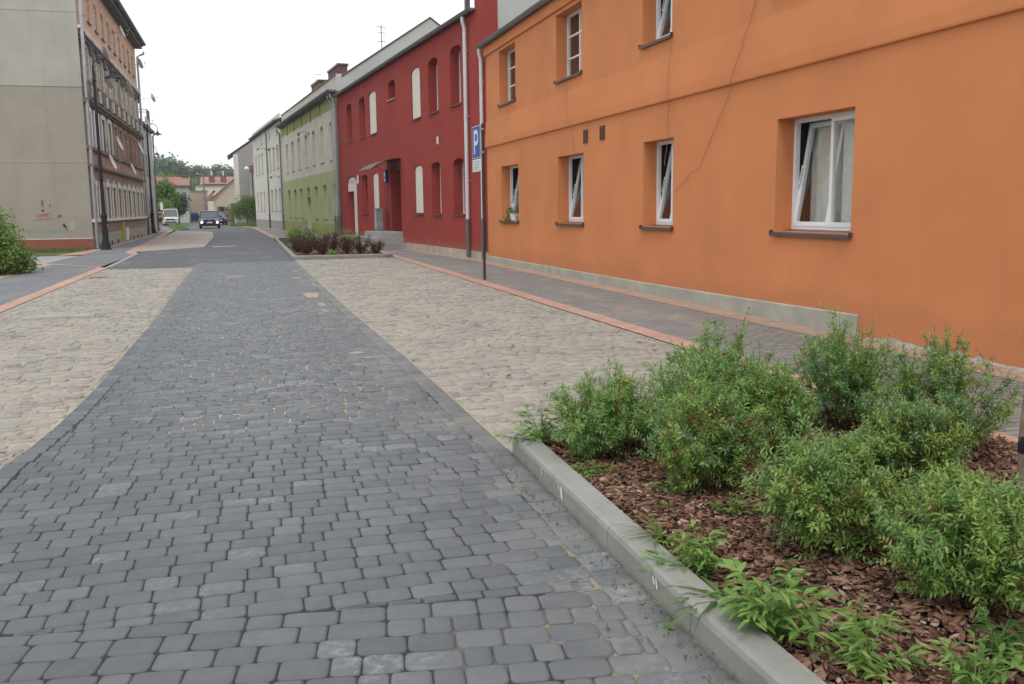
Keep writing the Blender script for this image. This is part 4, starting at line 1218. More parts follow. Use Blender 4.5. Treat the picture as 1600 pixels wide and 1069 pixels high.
mb = MB(); mb.poly([(-.25, 0, 8.5), (-.25, LW + .1, 8.5), (4.5, LW + .1, 10.4), (4.5, 0, 10.4)]); mb.poly([(4.5, 0, 10.4), (4.5, LW, 10.4), (9, LW, 8.5), (9, 0, 8.5)]); mb.box(-.25, .02, 0, LW + .1, 8.40, 8.495); mb.build('roof', M['roof_dark'], wh)
F.gutter(.05, LW + .1, 8.5, .08, .33, M['zinc_dark'])
F.downpipe(57.0 - 1.0 - S0, .03, 8.1, .1, .06, M['zinc_dark'], M['rust'], swan=.1)
# ================================================================== TENEMENT across the street
th_ = thing('tenement', 'four storey brick tenement with a bare taupe gable wall on the left', 'apartment block', (-6.38, 43.8, 0))
F = Facade(th_, -1)
LT = 66.6 - 43.8
cols = [44.95 - 43.8 + i * 2.19 for i in range(10)]
ops = []
for i, c in enumerate(cols):
    ops.append((c - .55, c + .55, 1.30, 2.82, .10, .14))
    ops.append((c - .55, c + .55, 4.46, 6.0, .14, .14))
    ops.append((c - .55, c + .55, 7.25, 8.70, .0, .14))
    ops.append((c - .48, c + .48, 10.06, 11.3, .10, .14))
F.wall('wall', 0.02, LT, 0.0, 12.05, ops, [M['plinth'], M['brick_dark'], M['brick_mid'], M['brick_top']], bands=[(.62, 0), (3.62, 1), (4.36, 2), (6.4, 1), (9.3, 2), (12.05, 3)])
for i, o in enumerate(ops):
    fl = i % 4
    F.window(*o[:4], .11, o[4], mullions=1, trans=.66, sill=(fl == 3), siln=.05, out=.08, sillm=M['castiron'],
             glass=[M['glass_mid'], M['glass_mid'], M['glass'], M['glass_mid']][fl], frame=M['white'] if (i // 4) % 3 != 1 else M['oldwhite'], fw=.07)
# window surrounds
for i, c in enumerate(cols):
    for (z0, z1, m, w_, fin) in ((1.30, 2.82, M['white'] if i < 2 else M['oldwhite'], .22, True), (4.46, 6.0, M['white'] if i < 2 else M['oldwhite'] if i < 4 else M['brick_mid'], .2, False)):
        mb = MB()
        d0, d1 = .003, .04
        mb.box(d0, d1, c - .55 - w_, c - .552, z0, z1 - .1); mb.box(d0, d1, c + .552, c + .55 + w_, z0, z1 - .1)
        K = 8
        for k in range(K):
            u, v = k / K, (k + 1) / K
            a, b = c - .55 - w_ + (1.1 + 2 * w_) * u, c - .55 - w_ + (1.1 + 2 * w_) * v
            h = lambda q: z1 + .06 + .16 * math.sqrt(max(0, 1 - (2 * q - 1) ** 2))
            mb.box(d0, d1, a, b, z1 - .1 if (a + b) / 2 < c - .55 or (a + b) / 2 > c + .55 else z1 + .002, h((u + v) / 2))
        if fin:
            mb.box(d0, d1 + .03, c - .11, c + .11, z1 - .02, z1 + .34); mb.box(d1, d1 + .03, c - .55 - w_ - .03, c - .55 + .06, z1 - .05, z1 + .18); mb.box(d1, d1 + .03, c + .55 - .06, c + .55 + w_ + .03, z1 - .05, z1 + .18)
        mb.build('surround', m, th_)
    # piano nobile: pale pilasters and a heavy dark cornice hood
    mb = MB(); mb.box(.003, .10, c - .82, c - .552, 7.2, 8.72); mb.box(.003, .10, c + .552, c + .82, 7.2, 8.72); mb.box(.003, .08, c - .55, c + .55, 8.702, 8.86)
    mb.build('surround', M['ornament'], th_)
    mb = MB(); mb.box(.003, .26, c - .95, c + .95, 8.98, 9.06); mb.box(.003, .20, c - .9, c + .9, 8.87, 8.975); mb.box(.003, .2, c - .88, c - .66, 8.5, 8.865); mb.box(.003, .2, c + .66, c + .88, 8.5, 8.865)
    mb.build('hood', M['dark_trim'], th_)
    mb = MB(); mb.box(.2605, .28, c - .95, c + .95, 9.04, 9.10); mb.build('hood_edge', M['ornament'], th_)
    mb = MB(); mb.box(.003, .30, c - .22, c + .30, 6.52, 7.05); mb.box(.003, .27, c - .30, c + .36, 6.84, 7.04)
    mb.build('frieze_panel', M['ornament'], th_)
    mb = MB(); mb.box(.003, .25, c - 1.09, c - .42, 6.45, 7.10); mb.box(.003, .24, c - 1.05, c + 1.05, 7.101, 7.18)
    mb.build('balustrade', M['dark_trim'], th_)
mb = MB(); mb.box(.002, .16, 0, LT, 9.26, 9.40); mb.build('string_course', M['ornament'], th_)
mb = MB(); mb.box(.002, .24, 0.02, LT, 6.34, 6.44); mb.box(.002, .15, 0.02, LT, 6.24, 6.335); mb.build('string_course', M['dark_trim'], th_)
mb = MB(); mb.box(.002, .14, 0.02, LT, 4.30, 4.44); mb.build('string_course', M['dark_trim'], th_)
mb = MB(); mb.box(.002, .18, 0.02, LT, 3.56, 3.66); mb.build('string_course', M['dark_trim'], th_)
mb = MB(); mb.box(.002, .13, 0.02, LT, 1.17, 1.295); mb.build('sill_course', M['oldwhite'], th_)
for (a, b) in ((.3, 9.3), (10.9, LT)):
    mb = MB(); mb.box(.002, .05, a, b, 0.02, .62); mb.build('plinth', M['plinth'], th_)
mb = MB(); 
for y in (1.0, 3.1, 5.2, 7.4, 12.5, 14.5, 16.6, 18.8): mb.box(.051, .06, y, y + .6, .02, .22)
mb.build('cellar_opening', M['interior'], th_)
mb = MB(); mb.box(.01, .14, 9.5, 9.9, 0, 1.0); mb.box(.01, .18, 9.45, 9.95, 1.0, 1.06); mb.build('gas_box', M['yellow'], th_)
mb = MB(); mb.box(.06, .14, 10.95, 11.9, .05, .75); mb.build('meter_box', M['sign_white'], th_)
# gable wall with joints, painted plinth and graffiti
mb = MB()
def gab(z0, z1, m): mb.poly([(-26, 0, z0), (0.0, 0, z0), (0.0, 0, z1), (-26, 0, z1)], m)
gab(.48, 6.86, 0); gab(6.86, 16, 1)
gab_o = mb.build('gable', [M['taupe'], M['taupe_up']], th_)
mb = MB(); mb.box(-26, 0.01, -.03, -.001, .0, .48); mb.build('plinth', M['brickred_paint'], gab_o)
mb = MB(); 
for z in (3.74, 9.9, 12.95): mb.box(-26, 0, -.012, -.001, z - .018, z + .018)
mb.box(-26, 0, -.02, -.001, 6.845, 6.875)
mb.build('joint_strip', M['taupe_up'], gab_o)
mb = MB(); mb.box(-26, 0.0, -.04, -.0305, .47, .50); mb.build('flashing', M['oldwhite'], gab_o)
mb = MB(); mb.poly([(-26, .02, 0), (-26, LT, 0), (-26, LT, 12), (-26, .02, 12)]); mb.poly([(0, LT, 0), (-13, LT, 0), (-13, LT, 12.1), (0, LT, 12.05)]); mb.build('rear_wall', M['taupe'], th_)
mb = MB(); mb.box(-.55 * -1, -13, -.05, LT + .1, 12.22, 12.30); mb.box(.45, -.2, 0, LT + .05, 12.06, 12.218)
mb.poly([(.55, -.05, 12.31), (.55, LT + .1, 12.31), (-6, LT + .1, 14.2), (-6, -.05, 14.2)])
mb.build('roof', M['roof_dark'], th_)
F.gutter(0, LT + .1, 12.35, .09, .62, M['sill'])
F2 = F
o = F.downpipe(.12, 0.05, 11.6, .14, .075, M['zinc'], None, swan=.4)
F.downpipe(LT - .1, 0.05, 11.6, .14, .07, M['zinc'], M['castiron'], swan=.4)
# graffiti on the gable
def scrib(name, pts, wd, mat):
    m = MB()
    for (p, q) in zip(pts[:-1], pts[1:]):
        dx, dz = q[0] - p[0], q[1] - p[1]; l = math.hypot(dx, dz) or 1; nx_, nz_ = -dz / l * wd, dx / l * wd
        m.poly([(p[0] + nx_, -.006, p[1] + nz_), (p[0] - nx_, -.006, p[1] - nz_), (q[0] - nx_, -.006, q[1] - nz_), (q[0] + nx_, -.006, q[1] + nz_)])
    return m.build(name, mat, gab_o)
text_mesh('graffiti', 'OMS', .23, .001, M['paint_red'], gab_o, (-1.93, -.008, 1.40), (R(90), 0, 0), 0.0)
scrib('graffiti', [(-2.27, 1.29), (-2.15, 1.28), (-2.05, 1.33), (-1.98, 1.29), (-1.92, 1.36), (-1.86, 1.28), (-1.8, 1.36), (-1.74, 1.29), (-1.68, 1.35), (-1.5, 1.29)], .011, M['paint_red'])
scrib('graffiti', [(-1.8, 1.56), (-1.6, 1.565)], .009, M['paint_red'])
for k, (x, z) in enumerate(((-1.9, 2.08), (-1.9, 1.97), (-1.9, 1.85), (-1.9, 1.68))):
    scrib('stencil_mark', [(x - .045, z + .03), (x + .045, z + .035), (x + .03, z - .015), (x - .035, z - .04)][:4 if k != 2 else 3], .014 if k != 3 else .022, M['paint_dark'])
scrib('stencil_mark', [(-2.17, 1.92), (-2.12, 1.95), (-2.15, 1.86)], .011, M['paint_faded']); scrib('stencil_mark', [(-1.66, 1.92), (-1.59, 1.94), (-1.59, 1.86), (-1.65, 1.82)], .012, M['paint_dark'])
scrib('graffiti', [(-1.32, 1.38), (-1.30, 1.46), (-1.23, 1.49), (-1.19, 1.45), (-1.27, 1.39)], .022, M['paint_dark'])
rg = random.Random(2)
scrib('graffiti', [(-2.6 + i * .032, .80 + .05 * math.sin(i * 1.3) + rg.uniform(-.05, .05)) for i in range(22)], .012, M['paint_teal'])
scrib('graffiti', [(-1.8 + i * .04, .82 + .05 * math.sin(i * 1.7) + rg.uniform(-.06, .08)) for i in range(22)], .014, M['paint_teal'])
scrib('graffiti', [(-1.25 + rg.uniform(0, .25), .8 + rg.uniform(0, .33)) for i in range(9)], .022, M['paint_teal'])
mb = MB(); mb.poly([(-.90, -.005, .85), (-.72, -.005, .85), (-.72, -.005, 1.24), (-.90, -.005, 1.24)]); mb.build('paint_patch', M['paint_yellow'], gab_o)

# ------------------------------------------------------------------ satellite dishes and aerials on the tenement
def dish(y, z, size, label, az=60, gr='satellite dishes on the brick tenement', out=.55):
    az = {30: -4, 100: 24, 20: 22, 35: 24, 80: 24, 5: -4}.get(az, az); size *= .74
    t = thing('satellite_dish', label, 'satellite dish', (-6.38, y, z), 0, gr)
    q = Matrix.Rotation(R(-az), 3, 'Z') @ Matrix.Rotation(R(-72), 3, 'X')
    q = Matrix.Rotation(R(az), 3, 'Z') @ Matrix.Rotation(R(70), 3, 'Y')
    c = Vector((out, 0, 0))
    mb = MB(); prof = [(size * u, size * .28 * u * u) for u in (0.02, .35, .6, .8, .93, 1)]
    prof2 = [(r_, h - .012) for r_, h in prof[::-1]]
    mb.lathe(prof + prof2, c, 16, axis=q); mb.build('reflector', M['dish'], t, smooth=False)
    mb = MB(); n = q @ Vector((0, 0, 1)); dn = q @ Vector((1, 0, 0))
    if dn.z > 0: dn = -dn
    tip = c + n * size * 1.1 + dn * size * .15
    mb.tube([c + dn * size * .9 + n * .1, tip + dn * .12], .014, 5); mb.lathe([(.03, -.05), (.035, .05)], tip, 8, axis=q)
    mb.build('feed_arm', M['zinc'], t)
    mb = MB(); mb.tube([(0, 0, -.05), (out * .9, 0, -.05), c], .015, 6); mb.box(0, .03, -.05, .05, -.15, .03)
    mb.build('bracket', M['zinc'], t)
    return t
dish(54.5, 11.0, .42, 'satellite dish at the top storey, middle of the tenement wall', 30)
dish(62.9, 10.6, .45, 'satellite dish at the top storey near the far end of the tenement', 100)
dish(47.3, 8.75, .42, 'satellite dish above the near arched lamp, under the cornice hoods', 20)
dish(47.2, 7.55, .55, 'large satellite dish behind the shade of the near street lamp', 35)
dish(55.7, 8.2, .58, 'large satellite dish in front of the pale pilasters on the third storey', 35)
dish(49.9, 4.9, .50, 'white satellite dish at the sill of the second storey, over the brick band', 30)
dish(59.8, 5.3, .50, 'white satellite dish between the far windows of the second storey', 30)
dish(46.8, 3.85, .52, 'lowest white satellite dish beside the lamp post, above the ground floor windows', 30)
dish(55.2, 3.9, .45, 'dark edge-on satellite dish hanging on the brick band', 5)
dish(65.0, 7.3, .50, 'white satellite dish by the downpipe at the far corner of the tenement', 30)
dish(70.5, 9.4, .42, 'satellite dish standing out past the far corner, above the second lamp', 80)

# ------------------------------------------------------------------ street lamps
def street_lamp(label, loc, z_top=8.0, rz=0, two=False):
    t = thing('street_lamp', label, 'street lamp', loc, rz, 'black arched street lamps along the left pavement')
    mb = MB()
    mb.lathe([(.23, 0), (.23, .05), (.19, .09), (.165, .28), (.15, .34), (.125, .42), (.115, 1.35), (.135, 1.40), (.135, 1.46), (.085, 1.52)], (0, 0, 0), 16)
    mb.build('base', M['black_metal'], t, smooth=False)
    mb = MB(); mb.lathe([(.085, 1.5), (.068, 4.0), (.055, z_top - 1.0), (.075, z_top - .98), (.075, z_top - .9), (.045, z_top - .85), (.04, z_top - .3)], (0, 0, 0), 12)
    mb.build('post', M['black_metal'], t)
    mb = MB(); r = .36
    p = [(0, 0, z_top - .35)] + [(r - r * math.cos(math.pi * k / 12), 0, z_top - .35 + r * .85 * math.sin(math.pi * k / 12)) for k in range(1, 13)] + [(2 * r, 0, z_top - .55)]
    mb.tube(p, .022, 8)
    mb.tube([(0, 0, z_top - .95), (.08, 0, z_top - .8), (.05, 0, z_top - .55)], .012, 6)
    mb.build('arm', M['black_metal'], t)
    mb = MB(); zc = z_top - .55
    mb.lathe([(.03, 0), (.05, -.03), (.055, -.09), (.12, -.13), (.14, -.17), (.30, -.25), (.31, -.28), (.27, -.275), (.1, -.19)], (2 * r, 0, zc), 18)
    sh = mb.build('lamp_shade', M['black_metal'], t)
    mb = MB(); mb.lathe([(.02, -.36), (.09, -.34), (.12, -.27)], (2 * r, 0, zc), 12); mb.build('lens', M['lens'], sh)
    if True:
        mb = MB(); mb.box(-.02, .02, -.075, .075, 1.02, 1.10);
        mb = MB(); mb.box(.112, .122, -.05, .05, .98, 1.08); mb.build('sticker', M['sign_white'], t)
    return t
L1 = street_lamp('nearest black arched street lamp in front of the brick tenement corner', (-5.82, 43.3, 0), 8.0)
dup(L1, (-6.62, 74.0, 0), 0, 'second black arched street lamp, beyond the far end of the tenement')

L3 = dup(L1, (-8.8, 100, 0), R(-20), 'farthest small black street lamp, seen against the wooded hill')

# ------------------------------------------------------------------ parking sign
ps = thing('parking_sign', 'blue P parking sign on a thin dark pole in the right pavement', 'road sign', (5.11, 20.26, 0))
mb = MB(); mb.tube([(0, 0, -.02), (0, 0, 3.42)], .031, 12); mb.lathe([(.034, 3.42), (.02, 3.44)], (0, 0, 0), 12); mb.build('pole', M['dark_pole'], ps)
mb = MB(); mb.box(-.05, -.042, .01, .78, 2.70, 3.42)
pn = mb.build('panel', M['blue'], ps, bevel=.003)
mb = MB()
for a in ((.018, .030, 2.708, 3.412), (.76, .772, 2.708, 3.412), (.031, .759, 2.708, 2.72), (.031, .759, 3.40, 3.412)): mb.box(-.0515, -.0502, *a)
mb.build('border', M['sign_white'], pn)
# the letter P: stem on the far side (reads left to right from the road)
def outline_P():
    o = [(0, 0), (.10, 0), (.10, .19), (.22, .19), (.29, .21), (.325, .26), (.335, .32), (.325, .40), (.29, .45), (.22, .47), (0, .47)]
    i = [(.10, .27), (.20, .27), (.225, .29), (.235, .33), (.225, .37), (.20, .39), (.10, .39)]
    return o, i
mb = MB(); sc_ = 1.12
def PP(u, v): return (-.0518, .60 - u * sc_, 2.80 + v * sc_)
mb.poly([PP(0, 0), PP(.1, 0), PP(.1, .47), PP(0, .47)])
mb.poly([PP(.1, .17), PP(.24, .17), PP(.24, .25), PP(.1, .25)]); mb.poly([PP(.1, .39), PP(.24, .39), PP(.24, .47), PP(.1, .47)])
for k in range(10):
    a0, a1 = -math.pi / 2 + math.pi * k / 10, -math.pi / 2 + math.pi * (k + 1) / 10
    q = lambda a, r1, r2: PP(.24 + r1 * math.cos(a), .32 + r2 * math.sin(a))
    mb.poly([q(a0, .05, .07), q(a0, .125, .15), q(a1, .125, .15), q(a1, .05, .07)])
mb.build('letter', M['sign_white'], pn)
mb = MB(); mb.box(-.05, -.043, .02, .77, 2.41, 2.68); sp_ = mb.build('supplementary_plate', M['sign_white'], ps)
mb = MB(); rg = random.Random(9)
for k in range(5):
    y = .10
    while y < .68:
        l = rg.uniform(.03, .10); mb.box(-.0515, -.0502, y, min(y + l, .7), 2.45 + k * .043, 2.463 + k * .043); y += l + .02
mb.build('small_print', M['sign_grey'], sp_)
mb = MB()
for z in (2.8, 3.3): mb.lathe([(.038, z), (.038, z + .03)], (0, 0, 0), 12); mb.box(-.042, -.02, -.03, .06, z, z + .03)
mb.build('clamp', M['zinc'], ps)

# ------------------------------------------------------------------ stake, flower pot
sk = thing('stake', 'weathered wooden stake with a black tie at the right edge, in the near bed', 'stake', (3.455, 3.40, 0))
mb = MB(); rg = random.Random(3)
mb.tube([(0, 0, 0), (.006, 0, .25), (-.004, .004, .5), (.003, 0, .70), (.0, .0, .84)], [.036, .034, .033, .031, .027], 9); mb.build('post', M['wood'], sk)
mb = MB(); mb.lathe([(.037, .44), (.039, .46), (.039, .50), (.037, .52)], (0.0, 0, 0), 10); mb.build('tie', M['black_metal'], sk)
fp = thing('flower_pot', 'white pot with a trailing plant on the far ground floor sill of the orange house', 'potted plant', (7.12, 24.75, 1.245))
mb = MB(); mb.lathe([(.09, 0), (.10, .02), (.13, .17), (.14, .20), (.12, .20)], (0, 0, 0), 14); mb.build('pot', M['sign_white'], fp)

# ------------------------------------------------------------------ leaves and plants
def rand_dirs(rg, n):
    v = rg.normal(0, 1, (n, 3)); return v / np.linalg.norm(v, axis=1, keepdims=True)
def leaf_mesh(name, P, D, Nn, Ln, Wd, mat, parent, bend=0.25):
    """rhombic leaves folded along the midrib: P base, D direction, Nn up normal"""
    D = D / np.linalg.norm(D, axis=1, keepdims=True)
    S = np.cross(D, Nn); S /= (np.linalg.norm(S, axis=1, keepdims=True) + 1e-9)
    U = np.cross(S, D)
    n = len(P); V = np.zeros((n, 6, 3))
    Ln = Ln[:, None]; Wd = Wd[:, None]
    V[:, 0] = P
    V[:, 1] = P + D * Ln * .38 + S * Wd * .5 + U * Ln * .05
    V[:, 2] = P + D * Ln * .78 + S * Wd * .27 - U * Ln * bend * .25
    V[:, 3] = P + D * Ln - U * Ln * bend * .6
    V[:, 4] = P + D * Ln * .78 - S * Wd * .27 - U * Ln * bend * .25
    V[:, 5] = P + D * Ln * .38 - S * Wd * .5 + U * Ln * .05
    off = (np.arange(n) * 6)[:, None]
    f4a = np.array([[1, 2, 4, 5]]) + off; f3 = np.concatenate([np.array([[0, 1, 5]]) + off, np.array([[2, 3, 4]]) + off])
    return np_mesh(name, V.reshape(-1, 3), [f4a, f3], mat, parent)
def tubes_mesh(name, paths, radii, mat, parent, n=4):
    mb = MB()
    for p, r in zip(paths, radii): mb.tube(p, r, n, cap=False)
    return mb.build(name, mat, parent)

def shrub(label, x, y, h, wd, seed, yellow=0.3, lean=(0, 0), nst=46, rust=0.10, dens=1.35):
    rg = np.random.default_rng(seed)
    t = thing('shrub', label, 'shrub', (x, y, BZ), 0, 'feathery green shrubs in the near planting bed')
    A = dict(P=[], D=[], L=[], W=[]); B = dict(P=[], D=[], L=[], W=[]); Cc = dict(P=[], D=[], L=[], W=[])
    paths, radii = [], []
    for i in range(nst):
        az = rg.uniform(0, 2 * np.pi); u = math.sqrt(rg.uniform(0, 1)); tilt = u * R(58)
        Ls = h * rg.uniform(.80, 1.0) * (1.06 if rg.random() < .12 else .94)
        reach = wd * .49 * u * rg.uniform(.75, 1.2)
        top = np.array([math.cos(az) * reach + lean[0], math.sin(az) * reach + lean[1], Ls * (1 - .50 * u * u)])
        b0 = np.array([math.cos(az) * .07 * u, math.sin(az) * .07 * u, -.03])
        mid = np.array([math.cos(az) * reach * .55 + lean[0] * .4, math.sin(az) * reach * .55 + lean[1] * .4, top[2] * .45]) + rg.normal(0, .02, 3)
        K = 9; tt = np.linspace(0, 1, K)[:, None]
        path = (1 - tt) ** 2 * b0 + 2 * tt * (1 - tt) * mid + tt ** 2 * top
        paths.append([tuple(p) for p in path]); radii.append(list(np.linspace(.0034, .0009, K)))
        tone = B if rg.random() < yellow else A
        def leaves_on(p0, p1, n, l0, l1, tgt):
            d = p1 - p0; dl = np.linalg.norm(d) + 1e-9; d = d / dl
            for k in range(n):
                f = (k + rg.random()) / n
                p = p0 + (p1 - p0) * f
                phi = k * 2.399 + rg.uniform(-.3, .3)
                a = np.cross(d, [0, 0, 1]); 
                if np.linalg.norm(a) < .1: a = np.cross(d, [0, 1, 0])
                a /= np.linalg.norm(a); c = np.cross(a, d)
                side = a * math.cos(phi) + c * math.sin(phi)
                dd = d * rg.uniform(.25, .8) + side * rg.uniform(.75, 1.1)
                tgt['P'].append(p); tgt['D'].append(dd)
                tgt['L'].append(rg.uniform(l0, l1) * (1 - .35 * f * f)); tgt['W'].append(rg.uniform(.25, .37))
        # side twigs
        nt_ = int(8 * dens)
        for j in range(nt_):
            f = .28 + .7 * rg.uniform(0, 1) ** .8
            p = (1 - f) ** 2 * b0 + 2 * f * (1 - f) * mid + f ** 2 * top
            d = (top - b0) / np.linalg.norm(top - b0)
            dd = d * .55 + rand_dirs(rg, 1)[0] * .85 + np.array([0, 0, .12])
            dd /= np.linalg.norm(dd)
            l = rg.uniform(.07, .16) * (1.15 - .35 * f)
            e = p + dd * l
            paths.append([tuple(p), tuple(p + dd * l * .5), tuple(e)]); radii.append([.0014, .0011, .0008])
            tg = tone if rg.random() > rust else Cc
            if tg is Cc and f > .9: tg = tone
            leaves_on(p + dd * .01, e, max(6, int(l / .0085 * dens)), .026, .046, tg)
        p7 = path[5]
        leaves_on(p7, top, int(20 * dens), .026, .044, tone)
        leaves_on(path[3], p7, int(10 * dens), .025, .042, tone)
    tubes_mesh('stems', paths, radii, M['twig'], t, 3)
    for nm, Q, m in (('foliage', A, 'leaf_shrub_b' if seed % 3 == 0 else 'leaf_shrub'), ('young_foliage', B, 'leaf_shrub_y'), ('withered_heads', Cc, 'leaf_rust')):  # rust-brown leaf clusters stand for the withered flower heads
        if len(Q['P']) < 5: continue
        P = np.array(Q['P']); D = np.array(Q['D']); Ln = np.array(Q['L'])
        if nm == 'withered_heads': Ln = Ln * .7
        Nn = np.array([0, 0, 1.]) + rg.normal(0, .35, P.shape)
        leaf_mesh(nm, P, D, Nn, Ln, Ln * np.array(Q['W']), M[m], t)
    return t
SH = [
 ('bushy shrub rising highest at the back left of the near bed, beside the red band', 2.93, 5.45, .90, .96, .15),
 ('loose shrub leaning over the kerb corner at the left of the bed', 2.16, 5.28, .62, .86, .35),
 ('front shrub with rusty heads just behind the bare bark of the near bed', 2.37, 4.45, .68, .70, .5),
 ('tall shrub at the back of the bed before the end of the grey plinth', 3.90, 5.45, .84, .92, .15),
 ('small dense shrub in the middle of the near bed, behind the rusty one', 3.05, 4.95, .64, .62, .3),
 ('wide shrub at the right back of the bed, next to the pavement', 4.12, 4.72, .80, .98, .25),
 ('large pale shrub with bare brown stems low in the middle of the bed', 2.42, 3.45, .63, .70, .45),
 ('big bright shrub filling the lower right corner of the picture', 2.62, 2.75, .58, .64, .5),
 ('rusty olive shrub behind the large pale one, on the right of the bed', 3.48, 4.20, .54, .64, .55),
 ('shrub beside the wooden stake on the right edge of the bed', 3.02, 3.32, .40, .42, .4),
 ('grey green shrub between the tall back one and the rusty headed one', 2.72, 5.05, .70, .58, .2),
]
for i, (lb, x, y, h, wd, yl) in enumerate(SH):
    shrub(lb, x, y, h, wd, 100 + i, yl, nst=70, rust=.2 if i in (2, 8) else .1)

def weed(x, y, z, size, seed, kind='broad', label=None, name='weed', cat='weed', group=None, n=9, mat='leaf_weed', up=.5, leanx=0):
    rg = np.random.default_rng(seed)
    t = thing(name, label, cat, (x, y, z), 0, group) if label else None
    P, D, Ln, Wd, paths, rad = [], [], [], [], [], []
    for i in range(n):
        az = rg.uniform(0, 2 * np.pi); u = rg.uniform(.15, 1)
        tip = np.array([math.cos(az) * size * u + leanx * size, math.sin(az) * size * u, size * rg.uniform(.35, 1.0) * up * (1.3 - .8 * u)])
        if kind == 'broad':
            paths.append([(0, 0, 0), tuple(tip * [.45, .45, .7]), tuple(tip)]); rad.append([.003, .0022, .0014])
            for k in range(9):
                f = .25 + .75 * k / 8
                p = tip * [f, f, min(1, f * 1.15)] + (0, 0, 0)
                a = az + (k % 2 * 2 - 1) * rg.uniform(.7, 1.4) if k < 7 else az + rg.uniform(-.5, .5)
                P.append(p); D.append([math.cos(a), math.sin(a), rg.uniform(-.1, .5)]); l = size * rg.uniform(.22, .38) * (1 if k > 2 else .8)
                Ln.append(l); Wd.append(l * rg.uniform(.26, .36))
        else:
            for k in range(3):
                a = az + rg.uniform(-.4, .4); P.append(np.array([math.cos(a), math.sin(a), 0]) * size * .04); D.append([math.cos(a) * (.4 + u), math.sin(a) * (.4 + u), up * 1.6])
                l = size * rg.uniform(.6, 1.2); Ln.append(l); Wd.append(l * .07)
    P = np.array(P, float); D = np.array(D, float); Ln = np.array(Ln); Wd = np.array(Wd)
    return t, P, D, Ln, Wd, paths, rad
def weed_thing(x, y, size, seed, label, kind='broad', n=10, mat='leaf_weed', up=.6, z=BZ + .01, leanx=0, cat='weed', name='weed', group='weeds along the kerb of the near bed', bend=.35):
    t, P, D, Ln, Wd, paths, rad = weed(x, y, z, size, seed, kind, label, name, cat, group, n, mat, up, leanx)
    rg = np.random.default_rng(seed)
    leaf_mesh('leaves', P, D, np.array([0, 0, 1.]) + rg.normal(0, .2, P.shape), Ln, Wd, M[mat], t, bend if kind == 'broad' else 1.0)
    if paths: tubes_mesh('stems', paths, rad, M['leaf_weed'], t, 3)
    return t
weed_thing(1.78, 5.60, .22, 201, 'leafy weed hanging over the far corner of the kerb', n=27, up=1.3, leanx=-.25)
weed_thing(1.84, 4.95, .13, 202, 'small leafy weed just inside the kerb near its far corner', n=13)
weed_thing(2.14, 4.42, .15, 203, 'pale sprawling weed between the kerb and the rusty shrub', n=11, up=1.15)
weed_thing(1.76, 3.72, .21, 204, 'grassy tuft arching over the middle of the kerb', 'grass', 12, 'grass', .7)
weed_thing(1.74, 3.34, .20, 205, 'thick leafy weed spilling onto the kerb below the grassy tuft', n=30, up=1.15, leanx=-.1)
weed_thing(1.70, 3.02, .24, 206, 'long bladed grass tuft drooping over the kerb towards the road', 'grass', 10, 'grass', .45)
weed_thing(1.73, 2.78, .24, 207, 'largest bright leafy weed covering the kerb near the lower edge', n=37, up=1.155, leanx=-.12)
weed_thing(1.92, 2.48, .20, 208, 'long leaved weed on the bark beside the lowest kerb stone', n=17, up=.95)
weed_thing(2.08, 2.72, .13, 209, 'single upright seedling on the bark between the big weeds and the bright shrub', n=10, up=1.0)
weed_thing(2.38, 2.42, .17, 210, 'round leaved dark weed under the bright corner shrub', n=13, mat='leaf_dark', up=1.0)
weed_thing(2.05, 3.10, .12, 211, 'small bluish seedling on open bark right of the thick leafy weed', n=10, mat='leaf_dark', up=1.3)
weed_thing(2.42, 5.55, .22, 212, 'broad leaved weed at the foot of the loose corner shrub', n=20, up=1.15)
weed_thing(2.28, 4.05, .13, 213, 'low weed directly below the rusty headed shrub', n=13, up=1.0)
weed_thing(2.15, 2.25, .20, 214, 'tufted weed at the very bottom edge beside the kerb', n=20, up=.95)
weed_thing(1.98, 5.22, .15, 215, 'leafy weed behind the kerb under the loose corner shrub', n=15, up=1.0)
weed_thing(1.475, 3.06, .035, 216, 'tiny green sprout in the joint between setts and kerb', n=8, up=1.0, z=0.0, group='sprouts in the paving')
# scattered seedlings nobody would count
rg0 = np.random.default_rng(77)
Pa, Da, La, Wa = [], [], [], []
for i in range(120):
    x, y = rg0.uniform(1.75, 4.4), rg0.uniform(1.7, 5.6)
    _, P, D, Ln, Wd, _, _ = weed(0, 0, 0, rg0.uniform(.04, .10), 400 + i, 'broad' if rg0.random() < .6 else 'grass', None, n=rg0.integers(2, 5), up=.7)
    Pa.append(P + [x, y, BZ + .015]); Da.append(D); La.append(Ln); Wa.append(Wd)
Pa, Da, La, Wa = map(np.concatenate, (Pa, Da, La, Wa))
tag(leaf_mesh('ground_cover', Pa, Da, np.array([0, 0, 1.]) + rg0.normal(0, .25, Pa.shape), La, Wa, M['leaf_weed'], None, .35), 'sparse green seedlings sprouting through the bark mulch', 'seedlings', kind='stuff')
# pot plant
rgp = np.random.default_rng(5)
n = 150; P = rgp.normal(0, 1, (n, 3)) * [.05, .16, .09] + [-.05, .12, .22]; P[:50] += [-.03, .28, -.18]
leaf_mesh('foliage', P, rand_dirs(rgp, n) + [0, 0, .2], rand_dirs(rgp, n), np.full(n, .075), np.full(n, .05), M['leaf_bush'], fp)

